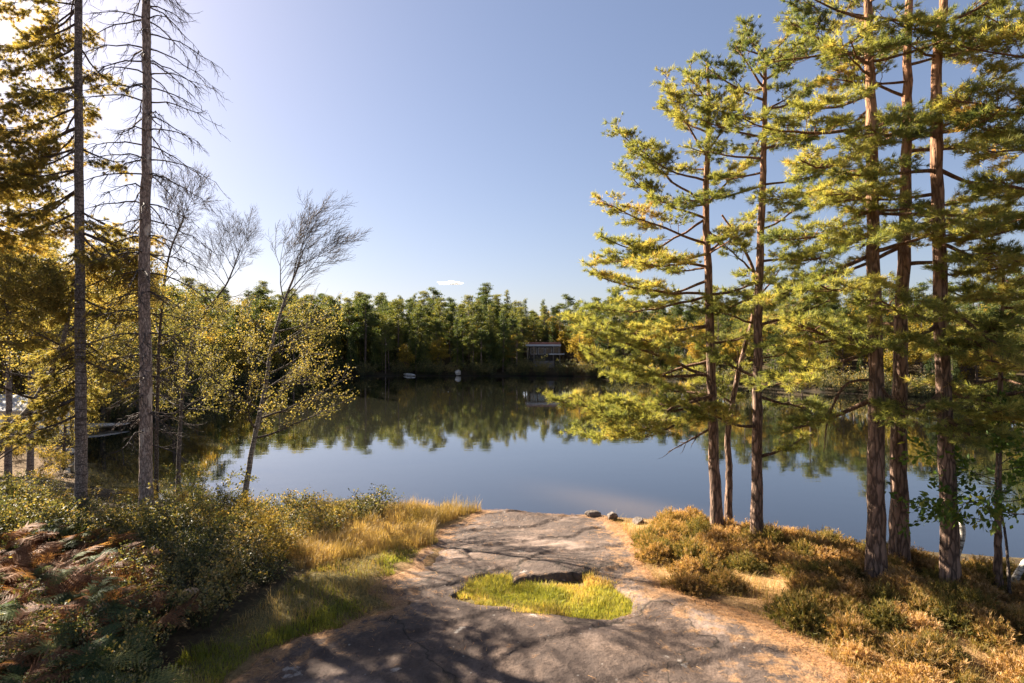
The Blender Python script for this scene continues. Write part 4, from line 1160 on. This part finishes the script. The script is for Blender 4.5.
for (x, y) in scatter(HEATH, 230, 0.28):
    if any((x - a) ** 2 + (y - c_) ** 2 < 0.2 for a, c_ in hp): continue
    pxx = CX + x / y * F; pyy = CY + (CZ - 2.0) / y * F
    dens = 0.35 if pxx < 760 else 0.7
    if 590 < pyy < 640 and pxx - (pyy - 590) * 2.4 < 760: dens = 0.12
    if pyy < 562: dens = 1
    if pxx < 662 and pyy < 535: continue
    if random.random() > dens: continue
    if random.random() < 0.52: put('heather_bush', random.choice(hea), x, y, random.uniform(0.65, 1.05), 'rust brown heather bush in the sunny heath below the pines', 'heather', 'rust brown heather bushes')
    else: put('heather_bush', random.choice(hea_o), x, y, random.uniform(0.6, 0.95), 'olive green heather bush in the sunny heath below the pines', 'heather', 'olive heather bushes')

# ---------------------------------------------------------------- grass and litter
rng = np.random.default_rng(55)


def in_poly(P, n_, margin=-0.05):
    P = np.array(P); lo = P.min(0) - 0.1; hi = P.max(0) + 0.1
    q = rng.uniform(lo, hi, (n_ * 4, 2))
    d = poly_sd(q[:, 0], q[:, 1], P) + 0.24 * fbm(q[:, 0] * 2.5, q[:, 1] * 2.5, 4)
    return q[d > margin][:n_]


def blades(q, h, hv, wd, material, name, label, tintf, lean=0.5, zf=None):
    n_ = len(q); mb = MB()
    z = zf(q[:, 0], q[:, 1]) if zf else H(q[:, 0], q[:, 1]) - 0.02
    b_ = np.stack([q[:, 0], q[:, 1], z], -1)
    az = rng.uniform(0, 6.28, n_); hd = np.stack([np.cos(az), np.sin(az), np.zeros(n_)], -1); sd = np.stack([-np.sin(az), np.cos(az), np.zeros(n_)], -1)
    hh = h * (1 + hv * rng.normal(size=n_)).clip(0.3, 2) * (0.75 + 0.8 * (fbm(q[:, 0] * 2.2, q[:, 1] * 2.2, 3)))
    hh = np.maximum(hh, 0.02)[:, None]; ln = (rng.uniform(0.1, lean, n_))[:, None]
    w = sd * wd / 2
    m_ = b_ + V(0, 0, 1) * hh * 0.6 + hd * hh * ln * 0.35; t_ = b_ + V(0, 0, 1) * hh * (1 - ln * 0.35) + hd * hh * ln
    v = np.stack([b_ - w, b_ + w, m_ + w * 0.7, m_ - w * 0.7, t_], 1).reshape(-1, 3)
    k = np.arange(n_)[:, None] * 5
    tint = np.clip(tintf(q) + rng.normal(size=n_) * 0.13, 0, 1)
    mb.v.append(v); mb.n = len(v)
    mb.f.append(k + np.array([0, 1, 2, 3])); mb.t.append(tint); mb.f.append(k + np.array([3, 2, 4])); mb.t.append(tint)
    o = mb.obj(name, material); tag(o, label, 'grass', kind='stuff')
    return o


tf_ = lambda q: 0.5 + 0.5 * fbm(q[:, 0] * 1.8, q[:, 1] * 1.8, 3)
blades(np.array([q_ for q_ in in_poly(PATCH, 22000, -0.04) if not (q_[1] > 9.28 + 0.05 * math.sin(q_[0] * 9) and 0.0 < q_[0] < 1.18)]), 0.105, 0.3, 0.008, M['grass'], 'grass', 'bright green grass filling the hollow in the bare rock', lambda q: tf_(q) + 0.1 + 0.5 * np.exp(-((q[:, 1] - 9.35) / 0.25) ** 2) * (q[:, 0] > 0.5), 0.7, zf=lambda x, y: H(x, y) - 0.035)
qe = in_poly(PATCH, 12000, -0.3); de_ = poly_sd(qe[:, 0], qe[:, 1], np.array(PATCH)); qe = qe[(de_ < 0.03) & (rng.random(len(qe)) < 0.28 * np.exp(np.minimum(de_, 0) / 0.07)) & ~((qe[:, 1] > 9.3) & (qe[:, 0] > -0.05) & (qe[:, 0] < 1.25))]
blades(qe, 0.07, 0.5, 0.006, M['dry_grass'], 'dry_grass', 'short straggling dry grass around the rim of the grassy hollow', tf_, 1.0, zf=rock_z)
qg = in_poly(GREEN_L, 26000); fg = fbm(qg[:, 0] * 1.1 + 4, qg[:, 1] * 1.1, 4); qd = qg[fg < 0.06][:7000]; qg = qg[fg > -0.06 + 0.12 * rng.normal(size=len(fg))]
blades(qd, 0.14, 0.5, 0.006, M['dry_grass'], 'dry_grass', 'thin straw coloured grass mixed into the green strip', tf_, 0.9)
blades(qg, 0.1, 0.35, 0.009, M['grass'], 'grass', 'green grass strip between the undergrowth and the bare rock', tf_, 0.7)
blades(in_poly(DRY, 20000), 0.3, 0.35, 0.008, M['dry_grass'], 'dry_grass', 'tall dry golden grass at the lake edge beside the rock', tf_, 0.6)
blades(in_poly(STRAW, 26000), 0.15, 0.4, 0.006, M['dry_grass'], 'dry_grass', 'sparse straw coloured grass between the heather bushes', tf_, 0.9)
# fallen pine needles lying flat on soil and rock edge
qs = np.concatenate([in_poly(STRAW, 26000, -0.5), in_poly(GREEN_L, 2500, -0.35)])
e = in_poly(ROCK, 22000, -0.1); de = poly_sd(e[:, 0], e[:, 1], ROCK)
e = e[rng.random(len(e)) < np.exp(-de / 0.3) * 0.9 + 0.12 * (vnoise(e[:, 0] * 2.5, e[:, 1] * 2.5) > 0.2)]
qs = np.concatenate([qs, e])
zs = rock_z(qs[:, 0], qs[:, 1]) + rng.uniform(0.004, 0.02, len(qs))
az = rng.uniform(0, 6.28, len(qs)); D = np.stack([np.cos(az), np.sin(az), np.zeros(len(qs))], -1); Wd = np.stack([-np.sin(az), np.cos(az), np.zeros(len(qs))], -1) * 0.0035
b_ = np.stack([qs[:, 0], qs[:, 1], zs], -1); ln = rng.uniform(0.05, 0.13, len(qs))[:, None]
v = np.stack([b_ - Wd, b_ + Wd, b_ + D * ln + V(0, 0, 0.008)], 1).reshape(-1, 3)
mb = MB(); mb.add(v, np.arange(len(v)).reshape(-1, 3), np.clip(0.55 + rng.normal(size=len(qs)) * 0.25, 0, 1))
tag(mb.obj('needle_litter', M['straw']), 'orange fallen pine needles strewn over soil and rock edges', 'needle litter', kind='stuff')


# ---------------------------------------------------------------- boulders and stump
def boulder(px, py, sx, sy, sz, seed, label, name='boulder', Y=None, group=None, sink=0.25):
    p_ = gp(px, py) if Y is None else V((px - CX) / F * Y, Y, float(H((px - CX) / F * Y, Y)))
    r_ = np.random.default_rng(seed)
    import bmesh
    bm = bmesh.new(); bmesh.ops.create_icosphere(bm, subdivisions=4, radius=1)
    pl = [(unit(r_.normal(size=3)), r_.uniform(0.62, 0.9)) for _ in range(11)]
    for v_ in bm.verts:
        c_ = np.array(v_.co)
        for n_, d_ in pl:
            k = c_ @ n_
            if k > d_: c_ = c_ - n_ * (k - d_) * 0.92
        c_ = c_ * (1 + 0.06 * float(fbm(np.array([c_[0] * 3 + seed]), np.array([c_[1] * 3 + c_[2] * 2]), 3)[0]))
        v_.co = (c_[0] * sx, c_[1] * sy, c_[2] * sz)
    me = bpy.data.meshes.new(name); bm.to_mesh(me); bm.free(); me.materials.append(M['boulder'] if name == 'boulder' else M['shore_rock'])
    o = bpy.data.objects.new(name, me); COL.objects.link(o); o.location = (p_[0], p_[1], p_[2] + sz * (1 - 2 * sink)); o.rotation_euler = (0, 0, r_.uniform(0, 6))
    return tag(o, label, 'rock', group)


boulder(593, 516, 0.21, 0.16, 0.09, 1, 'low double humped boulder at the end of the rock')
boulder(612, 519, 0.15, 0.14, 0.12, 2, 'pointed boulder standing at the end of the rock')
boulder(639, 524, 0.18, 0.15, 0.1, 3, 'pale rounded boulder half hidden by grass at the end of the rock')
boulder(410, 0, 2.6, 0.7, 0.35, 4, 'long pale flat ledge at the far waterline below the dark wood', 'shore_rock', Y=99.6)
boulder(458, 0, 0.75, 0.6, 0.6, 5, 'grey white boulder standing at the far waterline', 'shore_rock', Y=99.8)
boulder(340, 0, 1.6, 0.7, 0.3, 6, 'small pale stone at the far waterline under the tall pines', 'shore_rock', Y=100.2)
boulder(95, 0, 2.3, 0.5, 0.2, 7, 'long thin pale slab lying at the edge of the bay behind the spruce trunk', 'shore_rock', Y=38.6)
boulder(66, 0, 0.65, 0.4, 0.22, 8, 'pale stone in the yellow bushes near the living spruce trunk', 'shore_rock', Y=29.5)

p_ = gp(190, 612); root = empty('tree_stump', p_, 'small sawn stump hidden in the dark undergrowth', 'tree stump')
mb = MB(); tube(mb, np.array([p_ - V(0, 0, 0.1), p_ + V(0, 0, 0.1), p_ + V(0.01, 0, 0.3)]), [0.17, 0.13, 0.12], 14, jitter=0.05, cap=False); mb.obj('bark', M['stump_bark'], root, p_)
mb = MB(); tube(mb, np.array([p_ + V(0.01, 0, 0.29), p_ + V(0.01, 0, 0.303)]), [0.116, 0.114], 14, cap=True); mb.obj('cut_face', M['stump_wood'], root, p_)
# bare sticks leaning at the left edge
for i, (a, c_, lb) in enumerate([((-14, 470), (22, 440), 'thin bare dead stick leaning over the yellow bushes'), ((-20, 475), (40, 434), 'longer bare dead stick leaning over the yellow bushes')]):
    A = at(a[0], a[1], 13.0); B_ = at(c_[0], c_[1], 13.2)
    g0 = V(A[0] - 0.4, 13.0, float(H(A[0] - 0.4, 13.0)) - 0.05)
    mb = MB(); tube(mb, smooth_path([g0, A, (A + B_) / 2 + V(0, 0, 0.06), B_], 12), np.linspace(0.03, 0.006, 12), 6); o = mb.obj('dead_stick', M['dead_twig'], None, g0); tag(o, lb, 'stick')

# ---------------------------------------------------------------- buildings
M['white_wall'] = plain_mat('white_wall', (0.72, 0.72, 0.71), 0.7, 0.06, 3)
M['shed_roof'] = plain_mat('shed_roof', (0.5, 0.47, 0.43), 0.8, 0.15, 4)
M['dark_wall'] = plain_mat('dark_wall', (0.035, 0.03, 0.028), 0.8, 0.3, 2)
M['red_roof'] = plain_mat('red_roof', (0.2, 0.09, 0.07), 0.8, 0.3, 3)
M['grey_roof'] = plain_mat('grey_roof', (0.2, 0.2, 0.21), 0.8, 0.2, 3)
M['fascia'] = plain_mat('fascia', (0.3, 0.32, 0.36), 0.6, 0.08, 3)
M['house_wall'] = plain_mat('house_wall', (0.2, 0.195, 0.19), 0.7, 0.1, 2)
M['post'] = plain_mat('post', (0.16, 0.145, 0.13), 0.8, 0.15, 3)
M['stone_wall'] = plain_mat('stone_wall', (0.2, 0.18, 0.17), 0.9, 0.4, 1.5)
M['window_glass'] = plain_mat('window_glass', (0.03, 0.04, 0.05), 0.05, 0.1, 1, spec=0.8)


def part(name, material, root, origin, *boxes):
    mb = MB()
    for b_ in boxes: box(mb, *b_)
    return mb.obj(name, material, root, origin)


# white shed on the low bank
Y = 33.5; x0, x1 = (-34 - CX) / F * Y, (43 - CX) / F * Y; zb = 0.2; zt = px_z(411, Y)
o0 = V(x0, Y, zb); root = empty('white_shed', o0, 'small white boarded shed with a pale roof on the low bank', 'shed')
sw = part('wall', M['white_wall'], root, o0, (x0, x1, Y, Y + 3.0, zb - 0.3, zt))
mb = MB()
v = [(x0 - .2, Y - .25, zt - .03), (x1 + .2, Y - .25, zt - .03), (x1 + .2, Y + 1.5, zt + .75), (x0 - .2, Y + 1.5, zt + .75), (x0 - .2, Y + 3.25, zt - .03), (x1 + .2, Y + 3.25, zt - .03)]
v2 = [(a, b_, c_ + 0.08) for a, b_, c_ in v]
mb.add(v + v2, [(0, 1, 2, 3), (3, 2, 5, 4), (6, 9, 8, 7), (9, 10, 11, 8), (0, 6, 7, 1), (4, 5, 11, 10), (0, 3, 9, 6), (3, 4, 10, 9), (1, 7, 8, 2), (2, 8, 11, 5)])
mb.obj('roof', M['shed_roof'], root, o0)
mb = MB(); mb.add([(x0, Y + .05, zt + .0), (x0, Y + 2.95, zt), (x0, Y + 1.5, zt + .68), (x1, Y + .05, zt), (x1, Y + 2.95, zt), (x1, Y + 1.5, zt + .68)], [(0, 1, 2), (3, 5, 4)]); mb.obj('gable', M['white_wall'], root, o0)
part('corner_post', M['dark_wall'], root, o0, ((10 - CX) / F * Y - .05, (10 - CX) / F * Y + .06, Y - .06, Y - .003, zb - .2, zt))
part('board_joint', M['fascia'], root, o0, *[(x0 + k * .45 - .01, x0 + k * .45 + .01, Y - .012, Y - .002, zb - .2, zt) for k in range(1, 10)])

# dark house with white eaves across the lake
Y = 103.5; x0, x1 = (527 - CX) / F * Y, (560 - CX) / F * Y; z1 = px_z(345, Y); z0 = px_z(372, Y)
o0 = V((x0 + x1) / 2, Y, z0); root = empty('lake_house', o0, 'dark two storey lake house with white eaves across the water', 'house')
part('wall', M['dark_wall'], root, o0, (x0 + .3, x1 - .3, Y + .9, Y + 7, z0 - 1, z1 - .2))
part('lower_wall', M['stone_wall'], root, o0, (x0 + 1.2, x1 - 1.0, Y + .5, Y + .897, z0 - 1, z0 + 2.0))
part('roof', M['red_roof'], root, o0, (x0 - .2, x1 + .1, Y - .1, Y + 7.3, z1, z1 + .5))
part('eave', M['fascia'], root, o0, (x0 - .25, x1 + .15, Y - .35, Y - .103, z1 - .22, z1 + .12))
part('balcony', M['fascia'], root, o0, (x0 + 4.0, x1 + .8, Y - .6, Y + .9, z1 - 1.75, z1 - 1.55))
for k in range(4):
    xa = x0 + .7 + k * 1.35; w_ = part('window', M['fascia'], root, o0, (xa, xa + 1.15, Y + .8, Y + .897, z1 - 1.7, z1 - .5))
    part('pane', M['window_glass'], w_, o0, (xa + .07, xa + 1.08, Y + .77, Y + .797, z1 - 1.63, z1 - .57))
for xa in (x0, x0 + 1.2, x1 - 1.3, x1 - .1): part('post', M['post'], root, o0, (xa, xa + .14, Y - .1, Y + .04, z0 - 1, z1 - .003))


def gable_house(px0, px1, pyt, pye, Y, name, label, wallm, roofm, depth=5):
    x0, x1 = (px0 - CX) / F * Y, (px1 - CX) / F * Y; zt = px_z(pyt, Y); ze = px_z(pye, Y); xm = (x0 + x1) / 2
    z0 = float(H(xm, Y)) - 0.5; o0 = V(xm, Y, z0); root = empty(name, o0, label, 'house')
    mb = MB(); v = [(x0, Y, z0), (x1, Y, z0), (x1, Y, ze), (xm, Y, zt), (x0, Y, ze)]; v += [(a, b_ + depth, c_) for a, b_, c_ in v]
    f5 = [(0, 1, 2, 3, 4)]
    mb.add(v, [(0, 1, 2, 3, 4), (9, 8, 7, 6, 5)]); mb.add(v, [(1, 6, 7, 2), (5, 0, 4, 9)]); mb.obj('wall', wallm, root, o0)
    mb = MB(); t_ = .15
    for xe in (x0 - .3, x1 + .3):
        sl = (zt - ze) / abs(xm - x0); zz = ze - .3 * sl + .01
        v = [(xe, Y - .3, zz), (xm, Y - .3, zt + .01), (xm, Y + depth + .3, zt + .01), (xe, Y + depth + .3, zz)]; v += [(a, b_, c_ + t_) for a, b_, c_ in v]
        mb.add(v, [(0, 1, 2, 3), (4, 7, 6, 5), (0, 4, 5, 1), (3, 2, 6, 7), (0, 3, 7, 4)])
    mb.obj('roof', roofm, root, o0)
    h_ = (x1 - x0)
    for k in (0.25, 0.62):
        xa = x0 + h_ * k; w_ = part('window', M['fascia'], root, o0, (xa, xa + h_ * .2, Y - .05, Y - .003, ze - 1.3, ze - .3)); part('pane', M['window_glass'], w_, o0, (xa + .06, xa + h_ * .2 - .06, Y - .07, Y - .053, ze - 1.24, ze - .36))
    return root


gable_house(587, 603, 330, 338, 110, 'hillside_house', 'pale gabled house among trees above the dark lake house', M['house_wall'], M['grey_roof'])
gable_house(686, 703, 336, 343, 88, 'white_house', 'white gabled house partly hidden behind the dark pine trunk', M['house_wall'], M['grey_roof'])
bush_me = shrub_mesh(40, foliage_mat('red_leaf', [(0, (0.12, 0.03, 0.025)), (1, (0.35, 0.12, 0.1))], 0.35), 1.0, 0.5, 34, (0.07, 0.05))
put('red_bush', bush_me, (568 - CX) / F * 98.5, 99.0, 1.5, 'small reddish bush at the far waterline beside the dark house', 'shrub', tilt=0.02)

# ---------------------------------------------------------------- cloud, sky, sun, camera
m, nt, ns, L = mat('cloud'); out = ns.new('ShaderNodeOutputMaterial')
df = ns.new('ShaderNodeBsdfDiffuse'); df.inputs[0].default_value = (0.95, 0.95, 0.95, 1); tl = ns.new('ShaderNodeBsdfTranslucent'); tl.inputs[0].default_value = (0.95, 0.95, 0.95, 1)
m1 = ns.new('ShaderNodeMixShader'); m1.inputs[0].default_value = 0.7; L.new(df.outputs[0], m1.inputs[1]); L.new(tl.outputs[0], m1.inputs[2])
lw = ns.new('ShaderNodeLayerWeight'); lw.inputs[0].default_value = 0.35; tp = ns.new('ShaderNodeBsdfTransparent')
rr_ = ramp(ns, [(0.15, (0.25, 0.25, 0.25)), (0.8, (1, 1, 1))]); L.new(lw.outputs['Facing'], rr_.inputs[0])
m2 = ns.new('ShaderNodeMixShader'); L.new(rr_.outputs[0], m2.inputs[0]); L.new(m1.outputs[0], m2.inputs[1]); L.new(tp.outputs[0], m2.inputs[2]); L.new(m2.outputs[0], out.inputs[0])
import bmesh
bm = bmesh.new(); r_ = np.random.default_rng(8)
from mathutils import Matrix
for k in range(16):
    u = r_.normal() * 0.42; s = 5.2 * math.exp(-u * u * 1.2) * r_.uniform(0.6, 1.1)
    bmesh.ops.create_icosphere(bm, subdivisions=3, radius=1, matrix=Matrix.Translation((u * 22, r_.normal() * 4, r_.normal() * 1.0)) @ Matrix.Diagonal((s * 1.6, s * 1.5, s * 0.62, 1)))
me = bpy.data.meshes.new('cloud'); bm.to_mesh(me); bm.free(); me.materials.append(m)
for p__ in me.polygons: p__.use_smooth = True
o = bpy.data.objects.new('cloud', me); COL.objects.link(o); q = at(452, 283, 900); o.location = q; tag(o, 'single small white cloud low over the far wood', 'cloud')

w = bpy.data.worlds.new('World'); SC.world = w; w.use_nodes = True; nt = w.node_tree; nt.nodes.clear()
sky = nt.nodes.new('ShaderNodeTexSky'); sky.sky_type = 'NISHITA'; sky.sun_disc = False; sky.sun_elevation = SUN_EL; sky.sun_rotation = SUN_AZ
sky.air_density = 1.0; sky.dust_density = 1.0; sky.ozone_density = 3.0
bg = nt.nodes.new('ShaderNodeBackground'); bg.inputs[1].default_value = 0.05; ow = nt.nodes.new('ShaderNodeOutputWorld')
hs = nt.nodes.new('ShaderNodeGamma'); hs.inputs['Gamma'].default_value = 0.75
tn = nt.nodes.new('ShaderNodeMix'); tn.data_type = 'RGBA'; tn.blend_type = 'MULTIPLY'; tn.inputs['Factor'].default_value = 1; tn.inputs['B'].default_value = (0.675, 0.63, 0.675, 1)
nt.links.new(sky.outputs[0], hs.inputs['Color']); nt.links.new(hs.outputs[0], tn.inputs['A']); nt.links.new(tn.outputs['Result'], bg.inputs[0]); nt.links.new(bg.outputs[0], ow.inputs[0])
sl = bpy.data.lights.new('sun', 'SUN'); sl.energy = 4.3; sl.angle = math.radians(0.5); sl.color = (1.0, 0.88, 0.72)
so = bpy.data.objects.new('sun', sl); COL.objects.link(so)
from mathutils import Vector
sd = Vector((math.sin(SUN_AZ) * math.cos(SUN_EL), math.cos(SUN_AZ) * math.cos(SUN_EL), math.sin(SUN_EL)))
so.rotation_euler = (-sd).to_track_quat('-Z', 'Y').to_euler(); so.location = (-30, 30, 40)

cd_ = bpy.data.cameras.new('camera'); cam = bpy.data.objects.new('camera', cd_); COL.objects.link(cam)
cam.location = (0, 0, CZ); cam.rotation_euler = (math.radians(90), 0, 0)
cd_.sensor_width = 36; cd_.lens = 36 * F / 1024; cd_.clip_end = 5000; cd_.clip_start = 0.05
SC.camera = cam
vs = SC.view_settings; vs.view_transform = 'Standard'; vs.look = 'None'; vs.gamma = 1; vs.use_curve_mapping = False; vs.exposure = 2.72
SC.cycles.max_bounces = 8; SC.cycles.transparent_max_bounces = 12; SC.cycles.diffuse_bounces = 4; SC.cycles.glossy_bounces = 3
tot = sum(len(o.data.polygons) for o in bpy.data.objects if o.type == 'MESH')
print('OBJ', len(bpy.data.objects), 'instanced faces', tot, 'unique', sum(len(m_.polygons) for m_ in bpy.data.meshes))
